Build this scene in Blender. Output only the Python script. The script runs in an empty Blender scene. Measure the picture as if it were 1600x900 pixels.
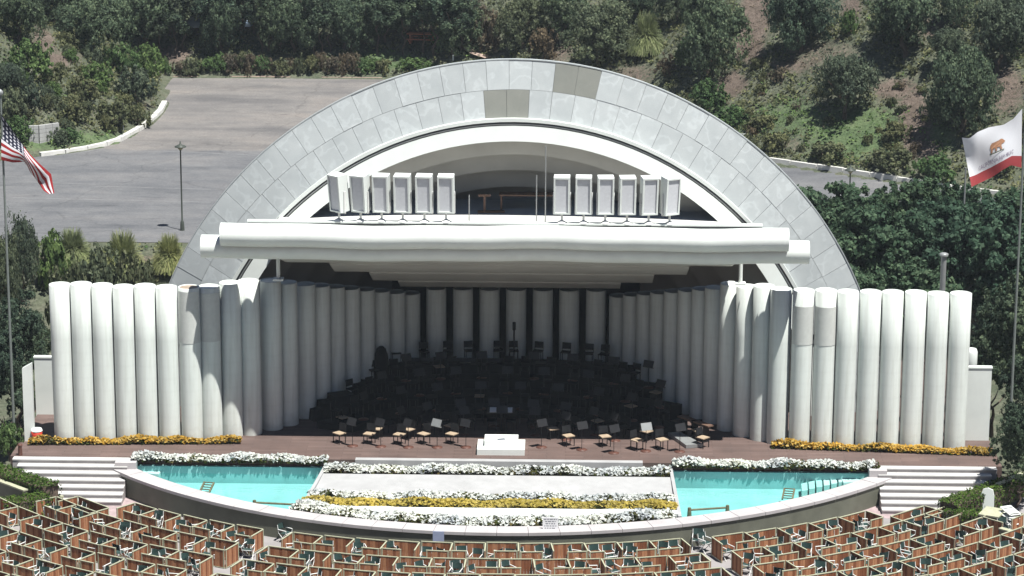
import bpy, bmesh, math, random
import numpy as np
from math import sin, cos, pi, radians, sqrt, atan2, tan
from mathutils import Matrix, Vector

# ------------------------------------------------------------------ camera
CAM = np.array([2.5, -118.0, 36.3]); PITCH, YAW, ROLL, FPX = 14.0, 1.2, 0.25, 4400.0
_t, _y, _r = radians(PITCH), radians(YAW), radians(ROLL)
FW = np.array([-sin(_y)*cos(_t), cos(_y)*cos(_t), -sin(_t)])
_R0 = np.array([cos(_y), sin(_y), 0.0]); _U0 = np.cross(_R0, FW)
RT = _R0*cos(_r) + _U0*sin(_r); UP = -_R0*sin(_r) + _U0*cos(_r)
scene = bpy.context.scene
col = scene.collection
cam_data = bpy.data.cameras.new('camera'); cam = bpy.data.objects.new('camera', cam_data); col.objects.link(cam)
cam_data.sensor_width = 36.0; cam_data.lens = FPX/1600*36; cam_data.clip_end = 3000; cam_data.clip_start = 1
M = Matrix.Identity(4)
for i in range(3):
    M[i][0], M[i][1], M[i][2], M[i][3] = RT[i], UP[i], -FW[i], CAM[i]
cam.matrix_world = M
scene.camera = cam

# ------------------------------------------------------------------ sky, sun, exposure
SUN = Vector((0.27, -0.27, 1.0)).normalized()
world = bpy.data.worlds.new('World'); scene.world = world; world.use_nodes = True
wn = world.node_tree
sky = wn.nodes.new('ShaderNodeTexSky'); sky.sky_type = 'NISHITA'; sky.sun_disc = False
sky.sun_elevation = math.asin(SUN.z); sky.sun_rotation = atan2(SUN.x, SUN.y)
sky.air_density = 0.75; sky.dust_density = 0.1; sky.ozone_density = 0.8
bg = wn.nodes['Background']; bg.inputs['Strength'].default_value = 0.05
wn.links.new(sky.outputs[0], bg.inputs[0])
sd = bpy.data.lights.new('sun', 'SUN'); sd.energy = 5.0; sd.angle = radians(0.5); sd.color = (1.0, 0.985, 0.925)
sun = bpy.data.objects.new('sun', sd); col.objects.link(sun)
sun.rotation_euler = SUN.to_track_quat('Z', 'Y').to_euler(); sun.location = (60, -50, 120)
vs = scene.view_settings; vs.view_transform = 'Standard'; vs.look = 'None'; vs.gamma = 1.0; vs.use_curve_mapping = False
vs.exposure = 0.68
scene.cycles.use_denoising = True
scene.cycles.max_bounces = 8; scene.cycles.diffuse_bounces = 1; scene.cycles.transparent_max_bounces = 12

# ------------------------------------------------------------------ measuring helpers (photo coordinates are 1600 x 900)
def ray(px, py): return FW*FPX + RT*(px-800) - UP*(py-450)
def at_z(px, py, z):
    d = ray(px, py); return CAM + d*((z-CAM[2])/d[2])
def at_y(px, py, y):
    d = ray(px, py); return CAM + d*((y-CAM[1])/d[1])
def proj(p):
    v = np.asarray(p, float)-CAM; d = v@FW
    return 800+FPX*(v@RT)/d, 450-FPX*(v@UP)/d
def x_at(px, y, z):
    """world X that shows at picture column px for a known depth and height"""
    a, b = -60.0, 60.0
    fa = proj((a, y, z))[0]; fb = proj((b, y, z))[0]
    for _ in range(6):
        c = a+(px-fa)*(b-a)/(fb-fa); fc = proj((c, y, z))[0]
        if abs(fc-px) < .01: return c
        if fc < px: a, fa = c, fc
        else: b, fb = c, fc
    return c

rng = np.random.default_rng(7); random.seed(7)
ORD = 'zeroth first second third fourth fifth sixth seventh eighth ninth tenth eleventh twelfth thirteenth fourteenth fifteenth sixteenth seventeenth eighteenth nineteenth twentieth'.split()
for a in ('first','second','third','fourth','fifth','sixth','seventh','eighth','ninth'): ORD.append('twenty-'+a)
ORD.append('thirtieth')
for a in ('first','second','third','fourth','fifth','sixth','seventh','eighth','ninth'): ORD.append('thirty-'+a)

# ------------------------------------------------------------------ materials
MATS = {}
class NT:
    def __init__(s, name):
        s.m = bpy.data.materials.new(name); s.m.use_nodes = True; s.t = s.m.node_tree
        s.b = s.t.nodes['Principled BSDF']; MATS[name] = s.m
    def n(s, typ, **kw):
        o = s.t.nodes.new(typ)
        for k, v in kw.items():
            if k in o.inputs.keys() if isinstance(k, str) else False: o.inputs[k].default_value = v
            else: setattr(o, k, v)
        return o
    def l(s, a, b): s.t.links.new(a, b)
    def coord(s, kind='Object'): return s.n('ShaderNodeTexCoord').outputs[kind]
    def noise(s, scale, detail=4, vec=None, rough=.55, stretch=None):
        v = vec if vec is not None else s.coord()
        if stretch:
            mp = s.n('ShaderNodeMapping'); mp.inputs['Scale'].default_value = stretch; s.l(v, mp.inputs[0]); v = mp.outputs[0]
        o = s.n('ShaderNodeTexNoise'); o.inputs['Scale'].default_value = scale; o.inputs['Detail'].default_value = detail; o.inputs['Roughness'].default_value = rough
        s.l(v, o.inputs['Vector']); return o.outputs['Fac']
    def ramp(s, fac, stops):
        r = s.n('ShaderNodeValToRGB'); e = r.color_ramp.elements
        e[0].position, e[0].color = stops[0][0], (*stops[0][1], 1)
        e[1].position, e[1].color = stops[-1][0], (*stops[-1][1], 1)
        for p, c in stops[1:-1]:
            q = e.new(p); q.color = (*c, 1)
        s.l(fac, r.inputs[0]); return r.outputs[0]
    def mix(s, fac, a, b, mode='MIX'):
        o = s.n('ShaderNodeMix'); o.data_type = 'RGBA'; o.blend_type = mode
        for v, i in ((fac, 0), (a, 6), (b, 7)):
            if hasattr(v, 'is_linked') or hasattr(v, 'links'): s.l(v, o.inputs[i])
            else: o.inputs[i].default_value = v if i == 0 else (*v, 1)
        return o.outputs[2]
    def col(s, c):
        if isinstance(c, tuple): s.b.inputs['Base Color'].default_value = (*c, 1)
        else: s.l(c, s.b.inputs['Base Color'])
    def bump(s, h, strength=.3, dist=.02):
        o = s.n('ShaderNodeBump'); o.inputs['Strength'].default_value = strength; o.inputs['Distance'].default_value = dist
        s.l(h, o.inputs['Height']); s.l(o.outputs[0], s.b.inputs['Normal'])

def simple(name, c, rough=.6, var=.12, scale=3.0, spec=.3, metal=0.0, bump=0.0):
    k = NT(name); k.b.inputs['Roughness'].default_value = rough; k.b.inputs['Specular IOR Level'].default_value = spec
    k.b.inputs['Metallic'].default_value = metal
    f = k.noise(scale, 5)
    lo = tuple(x*(1-var) for x in c); hi = tuple(min(.95, x*(1+var)) for x in c)
    k.col(k.ramp(f, [(.3, lo), (.7, hi)]))
    if bump: k.bump(f, bump)
    return k.m

def mat_painted_tube():
    k = NT('tube_paint'); k.b.inputs['Roughness'].default_value = .55; k.b.inputs['Specular IOR Level'].default_value = .25
    v = k.coord()
    oi = k.n('ShaderNodeObjectInfo').outputs['Random']
    base = k.ramp(oi, [(0, (.68, .725, .695)), (1, (.75, .79, .755))])
    streak = k.noise(2.2, 5, v, stretch=(3, 3, .22))
    dirt = k.ramp(streak, [(.42, (1, 1, 1)), (.75, (.74, .73, .70))])
    c = k.mix(.6, base, dirt, 'MULTIPLY')
    # faint spiral seam bands of the paper tube
    w = k.n('ShaderNodeTexWave'); w.wave_type = 'BANDS'; w.bands_direction = 'Z'; w.inputs['Scale'].default_value = .55; w.inputs['Distortion'].default_value = .5
    k.l(v, w.inputs[0])
    c = k.mix(.06, c, k.ramp(w.outputs['Fac'], [(.0, (.6, .6, .6)), (.15, (1, 1, 1))]), 'MULTIPLY')
    sx = k.n('ShaderNodeSeparateXYZ'); k.l(v, sx.inputs[0])
    gm = k.n('ShaderNodeMath', operation='MULTIPLY_ADD'); gm.inputs[1].default_value = -1.6; k.l(k.noise(3, 4, v), gm.inputs[0]); k.l(sx.outputs[2], gm.inputs[2])
    gr_ = k.n('ShaderNodeMapRange'); gr_.inputs['From Min'].default_value = -.75; gr_.inputs['From Max'].default_value = -.2; k.l(gm.outputs[0], gr_.inputs[0])
    c = k.mix(gr_.outputs[0], k.mix(.35, c, (.42, .40, .36)), c)
    k.col(c); k.bump(k.noise(14, 3, v), .06, .01)
mat_painted_tube()
simple('white_paint', (.75, .785, .755), .5, .05, 1.2)
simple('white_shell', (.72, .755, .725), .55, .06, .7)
simple('joint_grey', (.27, .29, .29), .8)
simple('dark_line', (.12, .12, .12), .7)
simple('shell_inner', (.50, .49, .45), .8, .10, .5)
simple('platform_grey', (.62, .62, .60), .8, .12, .8)
simple('grille_grey', (.62, .63, .66), .8, .06, 8)
simple('tube_mesh', (.57, .585, .56), .85, .05, 6)
simple('cream_trim', (.42, .42, .30), .6, .12, 4)
simple('concrete_white', (.38, .38, .385), .8, .10, 1.5)
simple('coping_pink', (.45, .425, .43), .75, .10, 1.2, bump=.1)
simple('olive_wall', (.135, .138, .108), .7, .18, 1.0)
simple('black_metal', (.018, .018, .02), .45, .2, 5)
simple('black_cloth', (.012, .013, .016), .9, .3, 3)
simple('seat_cream', (.40, .31, .22), .6, .15, 6)
simple('disc_brown', (.11, .05, .038), .5, .2, 6)
simple('bare_timber', (.14, .085, .062), .7, .2, 5)
simple('green_canvas', (.024, .052, .048), .8, .3, 3)
simple('white_metal', (.75, .75, .73), .4, .04, 3)
simple('grey_metal', (.30, .31, .31), .45, .1, 3, metal=.3)
simple('pole_grey', (.17, .19, .18), .6, .1, 3)
simple('lamp_green', (.06, .07, .06), .5, .2, 4)
simple('lamp_glass', (.45, .40, .25), .3, .1, 4)
simple('kerb_white', (.62, .61, .58), .8, .12, 2.5, bump=.2)
simple('blockwork', (.42, .42, .41), .85, .15, 2.0)
simple('roof_orange', (.40, .16, .10), .8, .2, 2)
simple('path_pink', (.40, .30, .25), .9, .2, 1.5)
simple('sign_white', (.80, .80, .82), .6, .04, 5)
simple('sign_blue', (.30, .34, .48), .6, .06, 5)
simple('sign_ink', (.16, .17, .20), .7, .1, 5)
simple('car_blue', (.20, .27, .36), .25, .05, 2, spec=.6)
simple('car_white', (.62, .62, .60), .25, .05, 2, spec=.6)
simple('car_glass', (.25, .32, .38), .1, .05, 2, spec=.8)
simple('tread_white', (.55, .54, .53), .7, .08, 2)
simple('cap_brown', (.34, .27, .21), .8, .3, 5)
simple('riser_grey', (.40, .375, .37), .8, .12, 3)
simple('red_paint', (.50, .05, .03), .5, .1, 4)
simple('score_paper', (.8, .8, .78), .7, .03, 4)
simple('rust_pipe', (.13, .12, .07), .7, .25, 6)
simple('bear_brown', (.42, .22, .13), .8, .15, 20)
simple('ink_violet', (.28, .22, .32), .8, .1, 20)
simple('bark', (.12, .09, .07), .9, .3, 5, bump=.4)
simple('bark_pale', (.22, .19, .16), .9, .3, 5, bump=.4)
simple('pool_paint', (.24, .50, .50), .6, .10, .8)
simple('pool_pale', (.38, .62, .60), .6, .06, .8)
simple('paver_pink', (.36, .28, .285), .85, .2, 3)

def mat_shell_panel(name, c, swirl):
    k = NT(name); k.b.inputs['Roughness'].default_value = .6; k.b.inputs['Specular IOR Level'].default_value = .3
    v = k.coord(); oi = k.n('ShaderNodeObjectInfo').outputs['Random']
    cb = k.n('ShaderNodeCombineXYZ'); k.l(oi, cb.inputs[0]); k.l(oi, cb.inputs[2])
    sc = k.n('ShaderNodeVectorMath', operation='SCALE'); sc.inputs['Scale'].default_value = 40; k.l(cb.outputs[0], sc.inputs[0])
    ad = k.n('ShaderNodeVectorMath', operation='ADD'); k.l(v, ad.inputs[0]); k.l(sc.outputs[0], ad.inputs[1])
    n1 = k.noise(.75, 3, ad.outputs[0], .5)
    mu = k.n('ShaderNodeMath', operation='MULTIPLY'); mu.inputs[1].default_value = 34; k.l(n1, mu.inputs[0])
    sn = k.n('ShaderNodeMath', operation='SINE'); k.l(mu.outputs[0], sn.inputs[0])
    lines = k.ramp(sn.outputs[0], [(.45, (1, 1, 1)), (.80, (1+swirl*.4,)*3), (.97, (1+swirl,)*3)])
    base = k.mix(1.0, k.ramp(oi, [(0, tuple(x*.95 for x in c)), (1, tuple(x*1.05 for x in c))]), k.ramp(k.noise(1.1, 5, ad.outputs[0]), [(.3, (.90, .91, .91)), (.7, (1.05, 1.05, 1.04))]), 'MULTIPLY')
    k.col(k.mix(1.0, base, lines, 'MULTIPLY')); k.bump(k.noise(3, 3, v), .05)
mat_shell_panel('shell_panel', (.43, .455, .465), .11)
mat_shell_panel('shell_panel_old', (.215, .22, .20), .03)

def mat_boards(name, a, b, c):
    k = NT(name); k.b.inputs['Roughness'].default_value = .75; k.b.inputs['Specular IOR Level'].default_value = .2
    isl = k.n('ShaderNodeNewGeometry').outputs['Random Per Island']
    base = k.ramp(isl, [(0, a), (.5, b), (1, c)])
    g = k.noise(6, 5, stretch=(6, 6, .6))
    k.col(k.mix(.8, base, k.ramp(g, [(.3, (.7, .66, .62)), (.7, (1.15, 1.12, 1.1))]), 'MULTIPLY'))
    k.bump(g, .2, .01)
mat_boards('redwood', (.19, .068, .033), (.30, .120, .060), (.46, .225, .12))

def mat_stage():
    k = NT('stage_deck'); k.b.inputs['Roughness'].default_value = .8
    v = k.coord()
    br = k.n('ShaderNodeTexBrick'); k.l(v, br.inputs[0])
    br.inputs['Color1'].default_value = (.108, .072, .063, 1); br.inputs['Color2'].default_value = (.144, .099, .088, 1); br.inputs['Mortar'].default_value = (.08, .055, .05, 1)
    br.inputs['Scale'].default_value = 1.0; br.inputs['Mortar Size'].default_value = .012; br.inputs['Brick Width'].default_value = 1.6; br.inputs['Row Height'].default_value = .22
    d = k.ramp(k.noise(.5, 6, v), [(.3, (.78, .78, .78)), (.7, (1.15, 1.12, 1.1))])
    k.col(k.mix(1.0, br.outputs[0], d, 'MULTIPLY'))
mat_stage()

def mat_asphalt():
    k = NT('asphalt'); k.b.inputs['Roughness'].default_value = .9; k.b.inputs['Specular IOR Level'].default_value = .2
    v = k.coord()
    a = k.ramp(k.noise(.10, 7, v, .62), [(.3, (.140, .142, .152)), (.55, (.172, .172, .178)), (.75, (.205, .196, .194))])
    # long streaks left by cars sweeping round the bend
    s = k.ramp(k.noise(.22, 6, v, .65, stretch=(.35, 1.6, 1)), [(.34, (.74, .75, .77)), (.5, (1, 1, 1)), (.68, (1.14, 1.11, 1.08))])
    c = k.mix(1.0, a, s, 'MULTIPLY')
    spots = k.ramp(k.noise(.55, 4, v, stretch=(.45, 1.6, 1)), [(.27, (.48, .47, .50)), (.36, (1, 1, 1))])
    c = k.mix(.8, c, spots, 'MULTIPLY')
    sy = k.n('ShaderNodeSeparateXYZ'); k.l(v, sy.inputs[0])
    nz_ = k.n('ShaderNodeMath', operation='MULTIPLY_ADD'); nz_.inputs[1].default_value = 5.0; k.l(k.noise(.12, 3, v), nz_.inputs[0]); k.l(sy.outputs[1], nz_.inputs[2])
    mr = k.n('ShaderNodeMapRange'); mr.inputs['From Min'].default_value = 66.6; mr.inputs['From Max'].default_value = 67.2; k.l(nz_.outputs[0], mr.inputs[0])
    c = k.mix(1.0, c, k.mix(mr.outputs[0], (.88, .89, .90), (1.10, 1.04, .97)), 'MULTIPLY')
    g = k.mix(1.0, k.ramp(k.noise(6, 4, v), [(.3, (.86, .86, .86)), (.7, (1.12, 1.12, 1.12))]), k.ramp(k.noise(.9, 8, v, .7), [(.3, (.84, .84, .85)), (.7, (1.13, 1.12, 1.10))]), 'MULTIPLY')
    k.col(k.mix(1.0, c, g, 'MULTIPLY'))
    vo = k.n('ShaderNodeTexVoronoi'); vo.feature = 'DISTANCE_TO_EDGE'; vo.inputs['Scale'].default_value = .09
    wv = k.n('ShaderNodeVectorMath', operation='ADD'); nn = k.n('ShaderNodeTexNoise'); nn.inputs['Scale'].default_value = .4; k.l(v, nn.inputs[0])
    ms = k.n('ShaderNodeVectorMath', operation='SCALE'); ms.inputs['Scale'].default_value = 3; k.l(nn.outputs['Color'], ms.inputs[0])
    k.l(v, wv.inputs[0]); k.l(ms.outputs[0], wv.inputs[1]); k.l(wv.outputs[0], vo.inputs['Vector'])
    cr = k.ramp(vo.outputs['Distance'], [(.002, (.74, .74, .74)), (.008, (1, 1, 1))])
    b = k.b.inputs['Base Color'].links[0].from_socket
    k.col(k.mix(.75, b, cr, 'MULTIPLY'))
mat_asphalt()

def mat_hill():
    k = NT('hill_soil'); k.b.inputs['Roughness'].default_value = .95; k.b.inputs['Specular IOR Level'].default_value = .1
    v = k.coord(); at = k.n('ShaderNodeAttribute'); at.attribute_name = 'cover'
    sp = k.n('ShaderNodeSeparateColor'); k.l(at.outputs['Color'], sp.inputs[0])
    n = k.noise(.9, 7, v, .65); n2 = k.noise(4.5, 5, v, .6)
    scrub = k.ramp(n, [(.3, (.064, .078, .052)), (.5, (.105, .116, .080)), (.72, (.150, .146, .110))])
    soil = k.ramp(n, [(.3, (.105, .084, .068)), (.6, (.155, .122, .102)), (.8, (.195, .158, .135))])
    green = k.ramp(n, [(.3, (.060, .092, .046)), (.55, (.100, .138, .068)), (.8, (.145, .165, .095))])
    def thr(ch):
        a = k.n('ShaderNodeMath', operation='ADD'); k.l(ch, a.inputs[0]); k.l(n2, a.inputs[1])
        b = k.n('ShaderNodeMapRange'); b.inputs['From Min'].default_value = .80; b.inputs['From Max'].default_value = 1.10; k.l(a.outputs[0], b.inputs[0]); return b.outputs[0]
    c = k.mix(thr(sp.outputs[1]), scrub, green); c = k.mix(thr(sp.outputs[0]), c, soil)
    c = k.mix(.9, c, k.ramp(n2, [(.3, (.6, .6, .6)), (.7, (1.25, 1.25, 1.25))]), 'MULTIPLY')
    k.col(c); k.bump(n2, .8, .15)
mat_hill()

def mat_floor():
    k = NT('audience_concrete'); k.b.inputs['Roughness'].default_value = .85
    v = k.coord()
    k.col(k.ramp(k.noise(.8, 6, v, .6), [(.3, (.24, .225, .225)), (.6, (.30, .28, .28)), (.8, (.36, .34, .335))]))
mat_floor()

def mat_leaf(name, dark, mid, lite, trans=.22):
    k = NT(name); t = k.t; t.nodes.remove(k.b)
    isl = k.n('ShaderNodeNewGeometry').outputs['Random Per Island']
    oi = k.n('ShaderNodeObjectInfo').outputs['Random']
    nz = k.noise(.55, 3, k.coord())
    c = k.ramp(isl, [(0, dark), (.5, mid), (1, lite)])
    c = k.mix(1.0, c, k.ramp(nz, [(.3, (.72, .74, .78)), (.7, (1.3, 1.26, 1.1))]), 'MULTIPLY')
    c = k.mix(1.0, c, k.ramp(oi, [(0, (.80, .85, .9)), (1, (1.18, 1.12, 1.0))]), 'MULTIPLY') if name.startswith('leaf') else c
    d = k.n('ShaderNodeBsdfDiffuse'); tr = k.n('ShaderNodeBsdfTranslucent'); mx = k.n('ShaderNodeMixShader'); mx.inputs[0].default_value = trans
    k.l(c, d.inputs[0]); k.l(c, tr.inputs[0]); k.l(d.outputs[0], mx.inputs[1]); k.l(tr.outputs[0], mx.inputs[2])
    k.l(mx.outputs[0], t.nodes['Material Output'].inputs[0])
mat_leaf('leaf_dark', (0.050, 0.078, 0.057), (0.094, 0.134, 0.094), (0.165, 0.212, 0.141), .35)
mat_leaf('leaf_olive', (0.064, 0.087, 0.064), (0.115, 0.145, 0.103), (0.186, 0.218, 0.149), .35)
mat_leaf('leaf_bright', (0.056, 0.104, 0.042), (0.110, 0.176, 0.076), (0.186, 0.268, 0.119), .35)
mat_leaf('leaf_broad', (0.034, 0.066, 0.045), (0.067, 0.114, 0.079), (0.122, 0.182, 0.124), .35)
mat_leaf('leaf_brown', (0.092, 0.078, 0.062), (0.152, 0.126, 0.098), (0.218, 0.183, 0.142), .35)
mat_leaf('leaf_scrub', (0.066, 0.083, 0.049), (0.128, 0.146, 0.085), (0.211, 0.218, 0.133), .35)
mat_leaf('leaf_pampas', (0.149, 0.184, 0.083), (0.253, 0.287, 0.143), (0.391, 0.414, 0.231), .35)
mat_leaf('leaf_hedge', (.030, .060, .012), (.060, .105, .024), (.105, .16, .045))
mat_leaf('petal_white', (.52, .56, .58), (.68, .71, .72), (.80, .82, .82), .3)
mat_leaf('petal_yellow', (.34, .27, .05), (.46, .37, .09), (.56, .46, .17), .3)
mat_leaf('petal_orange', (.36, .20, .03), (.48, .30, .06), (.56, .42, .16), .3)
mat_leaf('bed_leaf', (.030, .045, .012), (.065, .075, .025), (.11, .09, .04))

def mat_water():
    k = NT('pool_water'); t = k.t; t.nodes.remove(k.b)
    tr = k.n('ShaderNodeBsdfTransparent'); tr.inputs[0].default_value = (.88, .98, .98, 1)
    gl = k.n('ShaderNodeBsdfGlossy'); gl.inputs['Roughness'].default_value = .04
    fr = k.n('ShaderNodeFresnel'); fr.inputs['IOR'].default_value = 1.33
    bp = k.n('ShaderNodeBump'); bp.inputs['Strength'].default_value = .5; bp.inputs['Distance'].default_value = .03
    k.l(k.noise(2.5, 3, stretch=(.5, 1.5, 1)), bp.inputs['Height'])
    k.l(bp.outputs[0], gl.inputs['Normal']); k.l(bp.outputs[0], fr.inputs['Normal'])
    mx = k.n('ShaderNodeMixShader'); k.l(fr.outputs[0], mx.inputs[0]); k.l(tr.outputs[0], mx.inputs[1]); k.l(gl.outputs[0], mx.inputs[2])
    k.l(mx.outputs[0], t.nodes['Material Output'].inputs[0])
mat_water()

def mat_us_flag():
    k = NT('striped_cloth'); k.b.inputs['Roughness'].default_value = .8
    uv = k.coord('UV'); sp = k.n('ShaderNodeSeparateXYZ'); k.l(uv, sp.inputs[0])
    def m(op, a, b=None):
        o = k.n('ShaderNodeMath', operation=op)
        for i, v in enumerate((a, b)):
            if v is None: continue
            if isinstance(v, (int, float)): o.inputs[i].default_value = v
            else: k.l(v, o.inputs[i])
        return o.outputs[0]
    u, v = sp.outputs[0], sp.outputs[1]            # u along the fly, v down the hoist
    st = m('LESS_THAN', m('FRACT', m('MULTIPLY', v, 6.5)), .5)
    c = k.mix(st, (.60, .60, .63), (.27, .008, .010))
    # stars: a grid of round dots on the canton
    su = m('SUBTRACT', m('FRACT', m('MULTIPLY', u, 6/.4)), .5); sv = m('SUBTRACT', m('FRACT', m('MULTIPLY', v, 5/.538)), .5)
    star = m('LESS_THAN', m('ADD', m('MULTIPLY', su, su), m('MULTIPLY', sv, sv)), .075)
    can = k.mix(star, (.006, .008, .030), (.55, .55, .60))
    inc = m('MULTIPLY', m('LESS_THAN', u, .4), m('LESS_THAN', v, .538))
    k.col(k.mix(inc, c, can))
    tr = k.b
mat_us_flag()
def mat_ca_flag():
    k = NT('white_red_cloth'); k.b.inputs['Roughness'].default_value = .8
    sp = k.n('ShaderNodeSeparateXYZ'); k.l(k.coord('UV'), sp.inputs[0])
    o = k.n('ShaderNodeMath', operation='GREATER_THAN'); o.inputs[1].default_value = .80; k.l(sp.outputs[1], o.inputs[0])
    k.col(k.mix(o.outputs[0], (.70, .71, .75), (.33, .045, .05)))
mat_ca_flag()

# ------------------------------------------------------------------ object helpers
def props(o, label=None, cat=None, group=None, kind=None):
    if label: o['label'] = label
    if cat: o['category'] = cat
    if group: o['group'] = group
    if kind: o['kind'] = kind
    return o
def empty(name, loc=(0, 0, 0), rz=0, label=None, cat=None, group=None, scale=1.0):
    o = bpy.data.objects.new(name, None); col.objects.link(o); o.location = loc; o.rotation_euler = (0, 0, rz)
    o.scale = (scale,)*3 if isinstance(scale, (int, float)) else scale; o.empty_display_size = .2
    return props(o, label, cat, group)
def link(name, me, parent=None, loc=None, rz=None, mat=None):
    o = bpy.data.objects.new(name, me); col.objects.link(o)
    if parent is not None: o.parent = parent
    if loc is not None: o.location = loc
    if rz is not None: o.rotation_euler = (0, 0, rz)
    return o
class MB:
    def __init__(s): s.v = []; s.f = []; s.sm = []
    def add(s, vs_, fs, smooth=False):
        b = len(s.v); s.v += [tuple(map(float, p)) for p in vs_]; s.f += [tuple(b+i for i in q) for q in fs]; s.sm += [smooth]*len(fs); return s
    def box(s, c, d, rz=0, rx=0):
        x, y, z = d[0]/2, d[1]/2, d[2]/2; P = []
        for sx, sy, sz in ((-1,-1,-1),(1,-1,-1),(1,1,-1),(-1,1,-1),(-1,-1,1),(1,-1,1),(1,1,1),(-1,1,1)):
            p = [sx*x, sy*y, sz*z]
            if rx: p = [p[0], p[1]*cos(rx)-p[2]*sin(rx), p[1]*sin(rx)+p[2]*cos(rx)]
            if rz: p = [p[0]*cos(rz)-p[1]*sin(rz), p[0]*sin(rz)+p[1]*cos(rz), p[2]]
            P.append((p[0]+c[0], p[1]+c[1], p[2]+c[2]))
        return s.add(P, [(0,3,2,1),(4,5,6,7),(0,1,5,4),(1,2,6,5),(2,3,7,6),(3,0,4,7)])
    def hexa(s, b, t):
        """bottom quad, top quad (counter-clockwise from above)"""
        return s.add(list(b)+list(t), [(3,2,1,0),(4,5,6,7),(0,1,5,4),(1,2,6,5),(2,3,7,6),(3,0,4,7)])
    def tube(s, p0, p1, r0, r1=None, n=10, caps=True):
        r1 = r0 if r1 is None else r1
        p0 = Vector(p0); p1 = Vector(p1); d = (p1-p0).normalized()
        a = d.orthogonal().normalized(); b = d.cross(a)
        P = [p0+(a*cos(2*pi*i/n)+b*sin(2*pi*i/n))*r0 for i in range(n)]+[p1+(a*cos(2*pi*i/n)+b*sin(2*pi*i/n))*r1 for i in range(n)]
        s.add(P, [(i, (i+1) % n, n+(i+1) % n, n+i) for i in range(n)], True)
        if caps: s.add(P, [tuple(range(n))[::-1], tuple(range(n, 2*n))])
        return s
    def path(s, pts, r, n=6):
        for a, b in zip(pts[:-1], pts[1:]): s.tube(a, b, r, r, n)
        return s
    def lathe(s, prof, n=24, c=(0, 0, 0)):
        P = [(c[0]+r*cos(2*pi*i/n), c[1]+r*sin(2*pi*i/n), c[2]+z) for r, z in prof for i in range(n)]
        F = [(k*n+i, k*n+(i+1) % n, (k+1)*n+(i+1) % n, (k+1)*n+i) for k in range(len(prof)-1) for i in range(n)]
        return s.add(P, F, True)
    def sheet(s, rows, smooth=False):
        """grid of points rows[i][j]"""
        n = len(rows[0]); P = [p for r in rows for p in r]
        return s.add(P, [(i*n+j, i*n+j+1, (i+1)*n+j+1, (i+1)*n+j) for i in range(len(rows)-1) for j in range(n-1)], smooth)
    def mesh(s, name, mat):
        me = bpy.data.meshes.new(name); me.from_pydata(s.v, [], s.f); me.materials.append(MATS[mat])
        me.polygons.foreach_set('use_smooth', s.sm); me.update(); return me
    def build(s, name, mat, parent=None, **kw):
        return link(name, s.mesh(name, mat), parent, **kw)
def quads_mesh(name, Q, mat):
    Q = np.ascontiguousarray(Q, dtype=np.float32); n = len(Q)
    me = bpy.data.meshes.new(name); me.vertices.add(4*n); me.loops.add(4*n); me.polygons.add(n)
    me.vertices.foreach_set('co', Q.reshape(-1)); me.loops.foreach_set('vertex_index', np.arange(4*n, dtype=np.int32))
    me.polygons.foreach_set('loop_start', np.arange(0, 4*n, 4, dtype=np.int32))
    me.materials.append(MATS[mat]); me.update(calc_edges=True); me.validate(); return me
def struct(o, label=None): return props(o, label, None, None, 'structure')
def ann(mb, r0, r1, a0, a1, z0, z1, o, n=48, za=None):
    """solid annular sector round o in plan; angle 0 looks toward the camera (-Y), positive to the right"""
    def P(r, a, z): return (o[0]+r*sin(a), o[1]-r*cos(a), z)
    for i in range(n):
        a, b = a0+(a1-a0)*i/n, a0+(a1-a0)*(i+1)/n
        mb.hexa((P(r1, a, z0), P(r1, b, z0), P(r0, b, z0), P(r0, a, z0)), (P(r1, a, z1), P(r1, b, z1), P(r0, b, z1), P(r0, a, z1)))
    return mb

# ================================================================== THE SETTING
POOL_O = (-0.3, 10.1); POOL_R = 21.4
ZA = -1.35                                             # level of the paving in front of the pool
def pol(r, a, z): return (POOL_O[0]+r*sin(a), POOL_O[1]-r*cos(a), z)
def aud_z(r):
    if r < 24: return ZA
    if r < 46: return ZA+(r-24)*.045
    return ZA+.99+(r-46)*.425

# parking lot outline, measured from its kerbs
LOT_PX = [(-160, 262), (-40, 256), (60, 244), (120, 238), (180, 225), (225, 200), (250, 178), (257, 160), (258, 128), (266, 121), (420, 121), (600, 123), (760, 132), (950, 178), (1120, 236), (1200, 256), (1300, 270), (1400, 285), (1480, 297), (1640, 318), (1800, 345)]
LOT = [at_z(px, py, 0)[:2] for px, py in LOT_PX]
Y_FRONT = 37.5
def seg_dist(X, Y, pts):
    best = np.full(X.shape, 1e9)
    for (x0, y0), (x1, y1) in zip(pts[:-1], pts[1:]):
        dx, dy = x1-x0, y1-y0; t = np.clip(((X-x0)*dx+(Y-y0)*dy)/(dx*dx+dy*dy), 0, 1)
        best = np.minimum(best, np.hypot(X-x0-t*dx, Y-y0-t*dy))
    return best
_poly = [tuple(p) for p in LOT]+[(LOT[-1][0], -500.0), (LOT[0][0], -500.0)]
def in_lot(X, Y):
    ins = np.zeros(X.shape, bool); n = len(_poly)
    for i in range(n):
        x0, y0 = _poly[i]; x1, y1 = _poly[(i+1) % n]
        if y0 == y1: continue
        c = ((y0 > Y) != (y1 > Y)) & (X < (x1-x0)*(Y-y0)/(y1-y0)+x0)
        ins ^= c
    return ins
def fnoise(X, Y):
    return (np.sin(X*.31+1.3)*np.cos(Y*.27-.4)+.6*np.sin(X*.73-Y*.41+2)+.4*np.cos(X*1.3+Y*1.1)+.3*np.sin(Y*2.1-X*1.7))
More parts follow.
